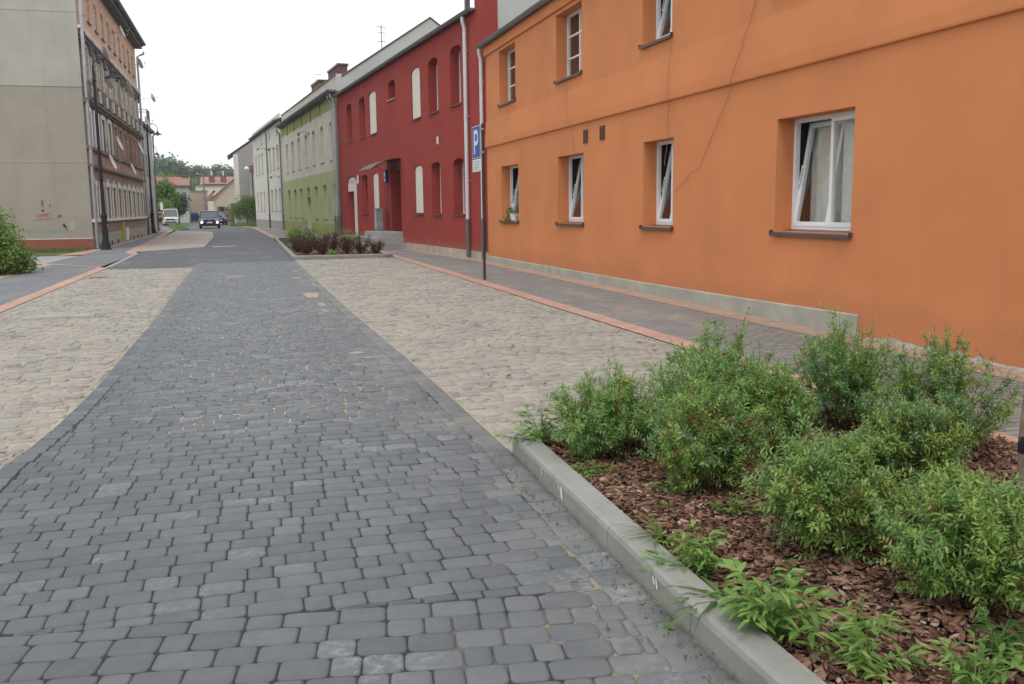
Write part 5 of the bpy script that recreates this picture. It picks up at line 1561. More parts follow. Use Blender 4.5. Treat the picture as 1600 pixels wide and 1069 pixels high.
def crown(name, blobs, n, size, mat, parent, seed, surf=.55, flat=.6):
    """leaf quads through the volume of several noisy blobs (cx,cy,cz,rx,ry,rz)"""
    rg = np.random.default_rng(seed)
    B_ = np.array(blobs, float); vol = B_[:, 3] * B_[:, 4] * B_[:, 5]; pr = vol ** .8; pr /= pr.sum()
    k = rg.choice(len(B_), n, p=pr)
    d = rand_dirs(rg, n); r = rg.uniform(0, 1, n) ** surf
    lump = 1 + .22 * np.sin(d[:, 0] * 5 + k) * np.sin(d[:, 1] * 4 + 2 * k) + .12 * np.sin(d[:, 2] * 9 + k)
    P = B_[k, :3] + d * B_[k, 3:6] * (r * lump)[:, None] + rg.normal(0, size * .5, (n, 3))
    Ln = size * rg.uniform(.6, 1.4, n)
    return leaf_mesh(name, P, rand_dirs(rg, n) + d * .5 + [0, 0, -.1], d + [0, 0, .5] + rg.normal(0, .4, (n, 3)), Ln, Ln * flat, mat, parent, .2)
def limbs(parent, h, r, blobs, mat='bark', name='trunk'):
    mb = MB(); mb.tube([(0, 0, -.1), (.02 * h, 0, h * .25), (0, .02 * h, h * .5), (0, 0, h * .8)], [r * 1.3, r, r * .75, r * .35], 8)
    for b in blobs[:8]: mb.tube([(0, 0, h * .3), (b[0] * .5, b[1] * .5, (h * .35 + b[2]) / 2), (b[0], b[1], b[2])], [r * .45, r * .3, r * .12], 6)
    return mb.build(name, M[mat], parent)
def blobset(rg, n, R0, z0, z1, r0, r1):
    return [(rg.uniform(-R0, R0), rg.uniform(-R0, R0), rg.uniform(z0, z1), *([rg.uniform(r0, r1)] * 2), rg.uniform(r0, r1) * .85) for _ in range(n)]

# bush by the left pavement
bt = thing('bush', 'dense bright green bush beside the left pavement at the picture edge', 'bush', (-6.95, 27.4, 0))
bl = [(0, 0, .9, 1.1, 1.0, .95), (.75, -.2, .55, .62, .8, .55), (-.6, .2, 1.25, .9, .8, .65), (.3, .3, 1.35, .6, .6, .45), (-1.4, 0, 1.0, .9, .9, .9), (.95, .4, .3, .5, .5, .35), (0, -.9, .5, .8, .5, .5)]
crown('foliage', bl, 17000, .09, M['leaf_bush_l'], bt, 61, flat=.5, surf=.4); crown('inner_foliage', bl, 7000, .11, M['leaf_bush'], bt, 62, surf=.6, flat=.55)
limbs(bt, 1.2, .04, bl)
bt = thing('bush', 'wispy pale stemmed plant at the right side of the left bush', 'bush', (-6.55, 29.4, 0))
crown('foliage', [(0, 0, .9, .42, .5, .75), (.2, 0, .5, .3, .4, .5)], 900, .07, M['leaf_bush_l'], bt, 63, flat=.25)
tubes_mesh('stems', [[(0, 0, 0), (rg0.uniform(-.2, .2), rg0.uniform(-.2, .2), .8), (rg0.uniform(-.45, .45), rg0.uniform(-.3, .3), rg0.uniform(1.2, 1.75))] for _ in range(14)], [[.01, .008, .004]] * 14, M['curtain'], bt)

def grass_patch(name, label, pts_fn, n, l0, l1, seed, mat='grass'):
    rg = np.random.default_rng(seed); P = pts_fn(rg, n)
    D = rg.normal(0, .35, (n, 3)) + [0, 0, 1]; Ln = rg.uniform(l0, l1, n)
    return tag(leaf_mesh(name, P, D, rand_dirs(rg, n), Ln, Ln * .11, M[mat], None, .6), label, 'grass', kind='stuff')
grass_patch('grass', 'rough grass along the foot of the taupe gable wall', lambda r, n: np.stack([r.uniform(-12.5, -6.5, n), 43.7 - np.abs(r.normal(0, .9, n)), r.uniform(-.05, 0, n)], 1), 9000, .05, .17, 71)
grass_patch('grass', 'grass and weeds around the foot of the left bush', lambda r, n: np.stack([r.uniform(-12, -6.25, n), r.uniform(22, 31.5, n), r.uniform(-.05, 0, n)], 1), 9000, .08, .28, 72)

# far bed of maroon shrubs
def barberry(label, x, y, h, wd, seed, mat='leaf_purple', dens=1.0, leaf=.055, z=.03):
    rg = np.random.default_rng(seed)
    t = thing('shrub', label, 'shrub', (x, y, z), 0, 'shrubs of the far planting bed')
    paths, rad, P, D = [], [], [], []
    for i in range(int(26 * dens)):
        az = rg.uniform(0, 6.28); u = math.sqrt(rg.uniform(0, 1)); tip = np.array([math.cos(az) * u * wd / 2, math.sin(az) * u * wd / 2, h * rg.uniform(.7, 1.1) * (1 - .3 * u)])
        paths.append([(0, 0, 0), tuple(tip * [.6, .6, .5]), tuple(tip)]); rad.append([.008, .006, .003])
        for k in range(30):
            f = rg.uniform(.18, 1.02); p = tip * [f ** .8, f ** .8, f] + rg.normal(0, .035, 3); P.append(p); D.append(rand_dirs(rg, 1)[0] + [0, 0, .4])
    P, D = np.array(P), np.array(D); Ln = rg.uniform(.7, 1.3, len(P)) * leaf
    leaf_mesh('foliage', P, D, rand_dirs(rg, len(P)), Ln, Ln * .5, M[mat], t)
    tubes_mesh('stems', paths, rad, M['twig'], t, 3)
    return t
barberry('maroon shrub at the left end of the row behind the far kerb', 2.05, 33.6, .80, 1.0, 301, dens=1.5)
barberry('second maroon shrub from the left behind the far kerb', 2.55, 33.0, .78, .9, 302, dens=1.3)
barberry('mixed olive and maroon upright shrub in the middle of the far bed', 3.0, 34.0, .88, .7, 303)
barberry('thin maroon shrub right of the middle of the far bed', 3.35, 32.8, .72, .8, 304)
barberry('maroon shrub in front of the grey slab doorstep', 3.85, 33.0, .75, .8, 305)
barberry('reddish low shrub at the right end of the far bed', 4.3, 32.4, .58, .65, 306)
barberry('maroon shrub at the back, nearest the far kerb corner by the road', 1.85, 35.6, .75, .8, 307)
barberry('green clump at the front edge of the far bed', 2.75, 31.9, .22, .5, 308, 'leaf_weed', .5)
barberry('bright green round bush at the road side of the far bed', 2.0, 40.5, .85, 1.0, 309, 'leaf_bush_l', 1.6, .07)
barberry('airy pale green shrub in the far bed before the green house', 2.9, 39.0, .95, 1.5, 310, 'leaf_shrub', 1.8, .05)
barberry('second airy pale shrub, right of the first, before the green house', 3.9, 38.5, .85, 1.4, 311, 'leaf_shrub', 1.6, .05)
barberry('yellowish low shrub along the road side kerb of the far bed', 1.8, 37.5, .35, .6, 312, 'leaf_shrub_y', .8, .05)
barberry('green bush at the far end of the far bed', 2.6, 46.0, .8, 1.4, 313, 'leaf_bush', 1.6, .07)

# ------------------------------------------------------------------ cars
def car(label, loc, rz, paint, L_=4.4, Wd=1.82, H_=1.6, suv=True, lit=False, cat='car'):
    """front faces local -Y"""
    t = thing('parked_car' if not lit else 'car', label, cat, loc, rz)
    hw = Wd / 2
    # side profile stations: y, z bottom, z belt/hood, half width
    st_ = [(-L_ / 2, .38, .62, hw * .80), (-L_ / 2 + .06, .26, .82, hw * .90), (-L_ / 2 + .35, .22, .93, hw * .97), (-L_ / 2 + 1.0, .22, 1.00, hw), (0, .22, 1.04, hw), (L_ / 2 - .8, .22, 1.06, hw), (L_ / 2 - .2, .25, 1.04, hw * .96), (L_ / 2, .38, .95, hw * .86)]
    if not suv: st_ = [(y, zb, zt * .93, w_) for y, zb, zt, w_ in st_]
    def loft(sts, sec):
        mb = MB(); k = len(sec(*sts[0][1:])); V = []
        for s_ in sts: V.append([(x, s_[0], z) for x, z in sec(*s_[1:])])
        for A, B in zip(V[:-1], V[1:]):
            for i in range(k): j = (i + 1) % k; mb.poly([A[i], A[j], B[j], B[i]])
        mb.poly(V[0][::-1]); mb.poly(V[-1]); return mb
    sec = lambda zb, zt, w_: [(-w_ * .92, zb), (w_ * .92, zb), (w_, zb + .12), (w_, zt - .16), (w_ * .93, zt - .04), (w_ * .70, zt), (-w_ * .70, zt), (-w_ * .93, zt - .04), (-w_, zt - .16), (-w_, zb + .12)]
    body = loft(st_, sec).build('body', paint, t, smooth=False, bevel=.012)
    zc = 1.0 if suv else .93
    cab = [(-L_ / 2 + .95, zc - .03, zc + .0, hw * .88), (-L_ / 2 + 1.55, zc - .05, H_ - .06, hw * .80), (-L_ / 2 + 1.9, zc - .05, H_ - .02, hw * .79), (L_ / 2 - .9, zc - .05, H_ - .03, hw * .79), (L_ / 2 - .15, zc - .03, zc + .02, hw * .86)]
    sec2 = lambda zb, zt, w_: [(-w_ * 1.06, zb), (w_ * 1.06, zb), (w_, zt - .05), (w_ * .93, zt), (-w_ * .93, zt), (-w_, zt - .05)]
    loft(cab, sec2).build('windows', M['car_glass'], t)
    rf = [(-L_ / 2 + 1.5, H_ - .09, H_ - .035, hw * .78), (-L_ / 2 + 1.9, H_ - .05, H_ + .01, hw * .79), (L_ / 2 - .9, H_ - .06, H_, hw * .78), (L_ / 2 - .7, H_ - .12, H_ - .06, hw * .76)]
    loft(rf, lambda zb, zt, w_: [(-w_, zb), (w_, zb), (w_ * .95, zt), (-w_ * .95, zt)]).build('roof', paint, t)
    mb = MB()
    for s_ in (-1, 1):
        mb.tube([(s_ * hw * .93, -L_ / 2 + .9, zc), (s_ * hw * .80, -L_ / 2 + 1.55, H_ - .04)], .035, 5)
        mb.box(s_ * hw * .80, s_ * hw * .86, -.05, .03, zc, H_ - .06)
    mb.build('pillar', paint, t)
    for s_ in (-1, 1):
        mb = MB(); mb.box(s_ * hw * .97, s_ * (hw + .17), -L_ / 2 + 1.28, -L_ / 2 + 1.42, zc + .02, zc + .17); mb.build('wing_mirror', M['trim'], t, bevel=.02)
        mb = MB(); mb.box(s_ * hw * .55, s_ * hw * .86, -L_ / 2 - .012, -L_ / 2 + .1, .70, .82); mb.build('headlight', M['headlight'], t, bevel=.02)
        if lit:
            mb = MB(); mb.lathe([(.085, 0), (.085, .02), (.03, .035)], (s_ * hw * .74, -L_ / 2 - .0, .56), 12, axis=Matrix.Rotation(R(90), 3, 'X')); mb.build('fog_light', M['headlight_on'], t)
        for y in (-L_ / 2 + .82, L_ / 2 - .82):
            mb = MB(); q = Matrix.Rotation(R(90), 3, 'Y'); r = .34 if suv else .30
            mb.lathe([(r - .05, -.11), (r, -.09), (r, .09), (r - .05, .11)], (s_ * (hw - .10), y, r), 18, axis=q); wv = mb.build('wheel', M['tyre'], t)
            mb = MB(); mb.lathe([(r * .62, -.118), (r * .62, .118)], (s_ * (hw - .10), y, r), 14, axis=q); mb.build('rim', M['rim'], wv)
            
    mb = MB(); mb.box(-hw * .52, hw * .52, -L_ / 2 - .014, -L_ / 2 + .1, .60, .78); mb.box(-hw * .7, hw * .7, -L_ / 2 - .01, -L_ / 2 + .1, .36, .48); mb.build('grille', M['trim'], t, bevel=.01)
    mb = MB(); mb.box(-.26, .26, -L_ / 2 - .03, -L_ / 2 - .016, .49, .60); mb.build('number_plate', M['sign_white'], t)
    mb = MB(); mb.lathe([(.06, 0), (.06, .012)], (0, -L_ / 2 - .016, .70), 10, axis=Matrix.Rotation(R(90), 3, 'X')); mb.build('badge', M['rim'], t)
    return t
car('dark blue car with lit front lights driving towards the camera', (-3.25, 92, 0), R(2), M['car_dark'], lit=True, H_=1.62)
car('cream white family van parked at the left side of the far street', (-8.1, 112, 0), R(3), M['car_white'], L_=4.3, Wd=1.72, H_=1.86)
car('dark car mostly hidden behind the oncoming dark blue one', (-3.1, 112, 0), R(8), M['car_silver'] if False else M['car_dark'], suv=False, H_=1.45)
car('silver car parked by the trees left of the cream van', (-11.2, 126, 0), R(25), M['car_silver'], suv=False, H_=1.45)

# ------------------------------------------------------------------ person walking away behind the second lamp
def person(label, loc, rz):
    t = thing('person', label, 'person', loc, rz)
    J = dict(pel=(0, 0, .95), sp=(0, .02, 1.18), ch=(0, .03, 1.38), nk=(0, .02, 1.52), hd=(0, -.01, 1.60), ht=(0, -.02, 1.73),
             lh=(-.10, 0, .92), lk=(-.12, -.14, .52), la=(-.11, -.02, .10), lt=(-.12, -.20, .03), rh_=(.10, 0, .92), rk=(.11, .10, .50), ra=(.11, .32, .14), rt=(.11, .22, .02),
             ls=(-.20, .03, 1.43), le=(-.27, .12, 1.16), lw=(-.27, .02, .92), lf=(-.26, -.02, .83), rs=(.20, .03, 1.43), re=(.27, -.06, 1.17), rw=(.24, -.22, 1.0), rf=(.22, -.29, .95))
    rad = dict(pel=.15, sp=.135, ch=.155, nk=.06, hd=.085, ht=.075, lh=.10, lk=.062, la=.042, lt=.035, rh_=.10, rk=.062, ra=.042, rt=.035, ls=.062, le=.043, lw=.032, lf=.035, rs=.062, re=.043, rw=.032, rf=.035)
    E_ = [('pel', 'sp'), ('sp', 'ch'), ('ch', 'nk'), ('nk', 'hd'), ('hd', 'ht'), ('pel', 'lh'), ('lh', 'lk'), ('lk', 'la'), ('la', 'lt'), ('pel', 'rh_'), ('rh_', 'rk'), ('rk', 'ra'), ('ra', 'rt'), ('ch', 'ls'), ('ls', 'le'), ('le', 'lw'), ('lw', 'lf'), ('ch', 'rs'), ('rs', 're'), ('re', 'rw'), ('rw', 'rf')]
    def skin(name, keys, edges, mat, grow=0):
        me = bpy.data.meshes.new(name); ix = {k: i for i, k in enumerate(keys)}
        me.from_pydata([J[k] for k in keys], [(ix[a], ix[b]) for a, b in edges], []); me.materials.append(mat)
        o = link(name, me, t)
        o.modifiers.new('skin', 'SKIN'); 
        for k, sv in zip(keys, me.skin_vertices[0].data if me.skin_vertices else []): sv.radius = (rad[k] + grow,) * 2
        if not me.skin_vertices:
            bm = bmesh.new(); bm.from_mesh(me); ly = bm.verts.layers.skin.verify(); bm.verts.ensure_lookup_table()
            for i, k in enumerate(keys): bm.verts[i][ly].radius = (rad[k] + grow,) * 2
            bm.verts[0][ly].use_root = True
            bm.to_mesh(me); bm.free()
        s_ = o.modifiers.new('sub', 'SUBSURF'); s_.levels = s_.render_levels = 2
        return o
    skin('body', list(J), E_, M['skin'])
    skin('shirt', ['ch', 'sp', 'ls', 'rs'], [('ch', 'sp'), ('ch', 'ls'), ('ch', 'rs')], M['maroon_cloth'], .018)
    skin('shorts', ['pel', 'lh', 'rh_', ], [('pel', 'lh'), ('pel', 'rh_')], M['dark_cloth'], .02)
    mb = MB(); mb.lathe([(.04, -.09), (.098, -.04), (.108, .03), (.085, .09), (.03, .12)], (0, .01, 1.68), 12); mb.build('hair', M['hair'], t, smooth=True)
    return t
person('person in maroon top and dark shorts walking past the second street lamp', (-7.15, 86.5, 0), R(200))

# ------------------------------------------------------------------ street end
def tree(label, loc, h, r, n, size, mat, seed, cat='tree', name='tree', group=None, cone=False):
    t = thing(name, label, cat, loc, 0, group); rg = np.random.default_rng(seed)
    if cone: bl = [(0, 0, h * (.25 + .1 * k), r * (1 - k * .13), r * (1 - k * .13), h * .09) for k in range(7)]
    else: bl = [(rg.uniform(-.55, .55) * r, rg.uniform(-.55, .55) * r, h * rg.uniform(.38, .85), r * rg.uniform(.38, .62), r * rg.uniform(.38, .62), h * rg.uniform(.12, .2)) for _ in range(9)] + [(0, 0, h * .6, r * .7, r * .7, h * .3)]
    crown('crown', bl, n, size, M[mat], t, seed); limbs(t, h * .75, max(.08, h * .022), bl)
    return t
tree('tall light green tree on the left behind the cream van', (-9.6, 122, 0), 6.0, 1.9, 5000, .28, 'leaf_tree', 501)
tree('darker tree left of the light green one, behind the second lamp', (-12.2, 124, 0), 5.4, 2.2, 5000, .28, 'leaf_bush', 502)
tree('small yellow green shrubby tree above the cream van', (-9.3, 118, 0), 3.0, 1.4, 2500, .2, 'leaf_bush_l', 503)
tree('dark green tree before the pale narrow house', (-8.2, 127, 0), 4.4, 1.4, 3500, .25, 'leaf_far2', 504)
tree('broad dark tree in front of the wooded hill, above the tan wall', (-13.5, 215, 0), 10.4, 6.0, 6000, .5, 'leaf_tree', 505)
tree('second broad tree in front of the wooded hill, left of the concrete pole', (-19, 225, 0), 8.6, 5.0, 5000, .5, 'leaf_bush', 506)
bt = thing('bush', 'dense green bush beside the pale cabinet at the end of the right side row', 'bush', (0.15, 103.5, 0))
bl = [(0, 0, 1.9, 1.6, 1.3, 1.2), (.9, 0, 1.2, 1.1, 1.2, 1.1), (-.9, 0, 1.6, .8, 1, .9), (.4, 0, 2.6, 1.2, 1, .7), (1.4, 0, 2.4, .8, .8, .8)]
crown('foliage', bl, 8000, .15, M['leaf_bush'], bt, 64, flat=.45); limbs(bt, 2, .07, bl)
grass_patch('grass', 'grass strip under the bush at the street end', lambda r, n: np.stack([r.uniform(-1.6, 2.2, n), r.uniform(100, 106, n), 0 * r.uniform(0, 1, n)], 1), 3500, .12, .4, 73)

def block(name, label, cat, loc, rz, w_, d_, h_, wall, roof='flat', rh_=1.5, roofm='roof_dark', wins=(), over=.25, floor_band=None):
    """box house, local x along the front, y depth, front at y=0 facing -Y"""
    t = thing(name, label, cat, loc, rz)
    mb = MB(); mb.box(0, w_, 0, d_, 0, h_)
    if roof == 'gable_front':
        mb.poly([(0, 0, h_), (w_, 0, h_), (w_ * .5, 0, h_ + rh_)]); mb.poly([(0, d_, h_), (w_, d_, h_), (w_ * .5, d_, h_ + rh_)])
    if roof == 'gable_side':
        mb.poly([(0, 0, h_), (0, d_, h_), (0, d_ / 2, h_ + rh_)]); mb.poly([(w_, 0, h_), (w_, d_, h_), (w_, d_ / 2, h_ + rh_)])
    mb.build('wall', M[wall], t)
    mb = MB(); o = over
    if roof == 'flat': mb.box(-o, w_ + o, -o, d_ + o, h_ + .001, h_ + .25)
    elif roof == 'gable_front':
        k = rh_ / (w_ / 2)
        for s_, x0 in ((1, -o), (-1, w_ + o)):
            x1 = w_ / 2
            for dz in (.02, .14): mb.poly([(x0, -o, h_ - o * k + dz), (x0, d_ + o, h_ - o * k + dz), (x1, d_ + o, h_ + rh_ + dz), (x1, -o, h_ + rh_ + dz)])
            mb.poly([(x0, -o, h_ - o * k + .02), (x0, -o, h_ - o * k + .14), (x1, -o, h_ + rh_ + .14), (x1, -o, h_ + rh_ + .02)])
    elif roof == 'gable_side':
        k = rh_ / (d_ / 2)
        for s_, y0 in ((1, -o), (-1, d_ + o)):
            for dz in (.02, .14): mb.poly([(-o, y0, h_ - o * k + dz), (w_ + o, y0, h_ - o * k + dz), (w_ + o, d_ / 2, h_ + rh_ + dz), (-o, d_ / 2, h_ + rh_ + dz)])
            mb.poly([(-o, y0, h_ - o * k + .02), (w_ + o, y0, h_ - o * k + .02), (w_ + o, y0, h_ - o * k + .14), (-o, y0, h_ - o * k + .14)])
    elif roof == 'hip':
        a = [(-o, -o, h_ + .01), (w_ + o, -o, h_ + .01), (w_ + o, d_ + o, h_ + .01), (-o, d_ + o, h_ + .01)]; r1, r2 = (d_ * .5, d_ / 2, h_ + rh_), (w_ - d_ * .5, d_ / 2, h_ + rh_)
        mb.poly([a[0], a[1], r2, r1]); mb.poly([a[1], a[2], r2]); mb.poly([a[2], a[3], r1, r2]); mb.poly([a[3], a[0], r1]); mb.poly(a)
    mb.build('roof', M[roofm], t)
    for (x0, x1, z0, z1) in wins:
        m2 = MB(); m2.box(x0, x1, -.05, -.002, z0, z1); w2 = m2.build('window', M['oldwhite'], t)
        m2 = MB(); xm = (x0 + x1) / 2
        m2.box(x0 + .07, xm - .03, -.06, -.051, z0 + .07, z1 - .07); m2.box(xm + .03, x1 - .07, -.06, -.051, z0 + .07, z1 - .07); m2.build('pane', M['glass'], w2)
    return t
# second house beyond the tenement on the left, pale with pipes
b2 = thing('house', 'narrow pale grey house squeezed in beyond the tenement on the left', 'house', (-6.75, 67.0, 0))
F = Facade(b2, -1); ops = [(1.0 + i * 2.6, 2.0 + i * 2.6, z, z + 1.5, 0, .15) for i in range(4) for z in (1.2, 4.2)]
F.wall('wall', 0, 12, 0, 7.6, ops, [M['paleg']])
for o in ops: F.window(*o[:4], .12, 0, frame=M['oldwhite'], fw=.07)
mb = MB(); mb.box(-.001, -9, 0, .05, 0, 9.6); mb.box(-.001, -9, 11.95, 12, 0, 7.6); mb.box(-8.9, -9, .06, 11.9, 0, 7.6); mb.build('rear_wall', M['paleg'], b2)
mb = MB(); mb.box(.25, -9.1, -.1, 12.1, 7.61, 7.8); mb.build('roof', M['roof_dark'], b2)
F.downpipe(.3, .03, 7.4, .12, .06, M['zinc'], M['castiron']); F.downpipe(11.6, .03, 7.4, .12, .06, M['zinc_dark'], M['castiron'])
mb = MB()
for y in (.4, 2.2): mb.box(.02, .8, y, y + .04, 7.5, 7.54); mb.box(.02, .8, y, y + .04, 8.3, 8.34)
mb.box(.76, .8, .4, 2.24, 7.0, 8.34)
for k in range(8): mb.box(.77, .79, .5 + k * .22, .52 + k * .22, 7.5, 8.3)
mb.build('railing', M['black_metal'], b2)

block('house', 'pale narrow house at the far left behind the trees', 'house', (-12.6, 139, 0), 0, 5.0, 7, 4.9, 'paleg', 'flat', wins=[(3.3, 4.1, 1.0, 2.2), (3.3, 4.1, 3.0, 4.2)])
block('wall', 'blank tan wall with an upright chimney at its left end', 'wall', (-9.0, 150, 0), 0, 3.6, .5, 4.4, 'tan', 'flat', over=.05, roofm='concrete_dark')
block('chimney', 'square tan chimney rising from the left end of the blank tan wall', 'chimney', (-9.0, 151.5, 0), 0, .9, .9, 6.6, 'tan', 'flat', over=.05, roofm='sill')
block('house', 'cream two storey house with small dark windows at the end of the street', 'house', (-7.9, 168, 0), 0, 5.2, 6, 5.9, 'far_cream', 'flat', wins=[(.9, 1.6, 1.2, 2.0), (.9, 1.6, 2.9, 3.7), (.9, 1.7, 4.3, 5.2), (3.6, 4.2, 1.2, 2.0), (3.6, 4.2, 2.9, 3.7)])
hb = block('house', 'long house with a faded pink tile roof behind the cream house', 'house', (-7.2, 176, 0), 0, 10, 8, 5.6, 'beige', 'gable_side', 2.0, 'roof_pink')
for x in (1.2, 3.2):
    mb = MB(); mb.box(x, x + 1.0, 1.8, 2.4, 6.0, 7.9); c_ = mb.build('chimney', M['brick_y'], hb)
    mb = MB(); mb.lathe([(.12, 7.9), (.12, 8.5), (.2, 8.55), (.05, 8.7)], (x + .5, 2.1, 0), 8); mb.build('chimney_pot', M['dish'], c_)
# tan gabled house at the right, its gable towards us
tg = block('house', 'tan gabled house with a rising pink verge and a low eave on its left', 'house', (-4.25, 140, 0), 0, 7.2, 9, 3.5, 'beige', 'gable_front', 3.1, 'roof_pink', over=.35)
mb = MB(); mb.poly([(-1.1, -.35, 3.25), (-1.1, 9, 3.25), (0.1, 9, 4.5), (.1, -.35, 4.5)]); mb.poly([(-1.1, -.35, 3.1), (-1.1, 9, 3.1), (-.01, 9, 3.1), (-.01, -.35, 3.1)]); mb.poly([(-1.1, -.35, 3.1), (-.0, -.35, 3.1), (0, -.35, 4.35), (-1.1, -.35, 3.25)]); mb.build('eave', M['roof_pink'], tg)
mb = MB(); mb.box(.5, 1.3, -.05, -.002, 0, 2.2); mb.build('door', M['sill'], tg)
mb = MB(); mb.lathe([(.35, 1.5), (.45, 1.7), (.4, 2.2), (.1, 2.35)], (2.5, -.6, 0), 12); mb.tube([(2.5, -.6, 0), (2.5, -.6, 1.5)], .04, 6)
mb.build('tank', M['sign_white'], tg)
# grey firewall house
gg = thing('house', 'tall house with a patchy grey fire wall and a steep dark roof edge', 'house', (-.95, 118, 0))
mb = MB(); pts = [(0, 0), (7, 0), (7, 12), (3.5, 10.8), (0, 8.35)]
mb.poly([(x, 0, z) for x, z in pts]); mb.poly([(x, 8, z) for x, z in pts]); mb.poly([(7, 0, 0), (7, 8, 0), (7, 8, 12), (7, 0, 12)])
mb.build('wall', M['grey_render'], gg)
mb = MB(); mb.box(-.12, -.001, -.02, 8, 0, 8.3); mb.box(-.121, .45, -.03, -.001, 0, 8.3); mb.build('facade', M['ivory'], gg)
mb = MB()
for dz in (0, .15): mb.poly([(-.8, -.1, 7.95 + dz), (-.8, 8, 7.95 + dz), (3.5, 8, 10.9 + dz), (3.5, -.1, 10.9 + dz)])
mb.poly([(-.8, -.1, 7.95), (3.5, -.1, 10.9), (3.5, -.1, 11.05), (-.8, -.1, 8.1)]); mb.poly([(3.5, -.1, 11.0), (7.1, -.1, 12.1), (7.1, 8, 12.1), (3.5, 8, 11.0)])
mb.build('roof', M['sill'], gg)
rr = thing('shed', 'small red roofed annexe tucked against the grey fire wall', 'annexe', (.7, 112, 0))
mb = MB(); mb.box(0, 4, 0, 4, 0, 6.4); mb.build('wall', M['grey_render'], rr)
mb = MB(); mb.poly([(-.6, -.2, 6.3), (4, -.2, 8.6), (4, 4, 8.6), (-.6, 4, 6.3)]); mb.poly([(-.6, -.2, 6.1), (4, -.2, 6.1), (4, -.2, 8.6), (-.6, -.2, 6.3)]); mb.build('roof', M['roof_red'], rr)
# fences, gate, cabinet
gt = thing('gate', 'dark metal gate between a brick pillar and the tan house', 'gate', (-3.1, 128, 0))
mb = MB(); 
for k in range(12): mb.box(k * .13, k * .13 + .08, 0, .04, .1, 2.1)
mb.box(0, 1.55, .041, .08, .3, .4); mb.box(0, 1.55, .041, .08, 1.7, 1.8); mb.build('leaf', M['black_metal'], gt)
pl_ = thing('gate_pillar', 'narrow dark brick pillar at the right of the gate', 'pillar', (-1.55, 127, 0))
mb = MB(); mb.box(-.18, .18, -.18, .18, 0, 2.5); mb.build('shaft', M['brick_y'], pl_); mb = MB(); mb.box(-.22, .22, -.22, .22, 2.5, 2.6); mb.build('cap', M['concrete'], pl_)
fn = thing('garden_wall', 'low tan garden wall with a concrete coping between the pillar and the bush', 'wall', (-1.35, 122, 0))
mb = MB(); mb.box(0, 2.4, 0, .2, 0, 2.15); mb.build('wall', M['tan'], fn); mb = MB(); mb.box(-.05, 2.45, -.05, .25, 2.151, 2.25); mb.build('coping', M['concrete'], fn)
pc = thing('cabinet', 'pale grey street cabinet at the end of the right pavement, before the bush', 'cabinet', (-.78, 104, 0), R(10))
mb = MB(); mb.box(-.26, .26, -.2, .2, .06, 1.16); mb.box(-.3, .3, -.24, .24, 1.161, 1.22); mb.box(-.24, .24, -.18, .18, 0, .059); mb.build('body', M['bin_pale'] if False else M['dish'], pc, bevel=.01)
mb = MB(); mb.box(-.22, .22, -.21, -.201, .1, 1.1); mb.build('door', M['dish'], pc)
def bin_(label, x, y, mat, w_=1.1):
    t = thing('waste_container', label, 'waste container', (x, y, 0), 0, 'waste containers at the street end')
    mb = MB(); mb.prism([(-w_ / 2 * .9, -.45), (w_ / 2 * .9, -.45), (w_ / 2 * .9, .45), (-w_ / 2 * .9, .45)], .15, .5); mb.prism([(-w_ / 2, -.5), (w_ / 2, -.5), (w_ / 2, .5), (-w_ / 2, .5)], .501, 1.15); mb.build('body', mat, t, bevel=.03)
    mb = MB(); K = 6
    for k in range(K):
        a0, a1 = math.pi * k / K, math.pi * (k + 1) / K
        mb.poly([(-w_ / 2, .52 * math.cos(a0), 1.16 + .22 * math.sin(a0)), (w_ / 2, .52 * math.cos(a0), 1.16 + .22 * math.sin(a0)), (w_ / 2, .52 * math.cos(a1), 1.16 + .22 * math.sin(a1)), (-w_ / 2, .52 * math.cos(a1), 1.16 + .22 * math.sin(a1))])
    mb.build('lid', mat, t)
    for x_ in (-.4, .4):
        mb = MB(); mb.lathe([(.1, -.03), (.1, .03)], (x_ * w_, -.35, .1), 8, axis=Matrix.Rotation(R(90), 3, 'Y')); mb.build('wheel', M['tyre'], t)
bin_('pale blue waste container, leftmost of the three at the street end', -8.35, 144, M['bin_pale']); bin_('deep blue waste container in the middle of the three at the street end', -7.15, 144, M['bin_blue']); bin_('yellow waste container, rightmost of the three at the street end', -5.95, 143.5, M['bin_yellow'])
# concrete pole with lamps
cp = thing('utility_pole', 'slim concrete utility pole with two small lamps at the street end', 'utility pole', (-5.15, 134, 0))
mb = MB(); mb.tube([(0, 0, 0), (-.08, 0, 6.6)], [.16, .1], 8); mb.tube([(.32, 0, 0), (-.02, 0, 3.2)], [.1, .07], 6); mb.build('pole', M['concrete_dark'], cp)
mb = MB(); mb.tube([(-.06, 0, 6.3), (-.4, 0, 6.55), (-.75, 0, 6.6)], .03, 5); mb.lathe([(.08, -.05), (.16, 0), (.06, .06)], (-.85, 0, 6.58), 8); mb.tube([(-.05, 0, 5.1), (-.4, 0, 5.2)], .025, 5); mb.lathe([(.05, -.04), (.12, 0), (.05, .05)], (-.48, 0, 5.18), 8); mb.build('lamp_arm', M['dish'], cp)
# cctv-like globe lamp on a pole behind the bush
gp = thing('lamp_post', 'dark pole with a white globe lamp rising behind the far right bush', 'street lamp', (.95, 109, 0))
mb = MB(); mb.tube([(0, 0, 0), (0, 0, 6.5)], .07, 8); mb.tube([(0, 0, 6.45), (-.55, 0, 6.45)], .03, 6); mb.build('pole', M['dark_pole'], gp)
mb = MB(); mb.lathe([(.05, .25), (.2, .16), (.27, 0), (.2, -.16), (.05, -.25)], (-.55, 0, 6.2), 14); mb.build('globe', M['sign_white'], gp)
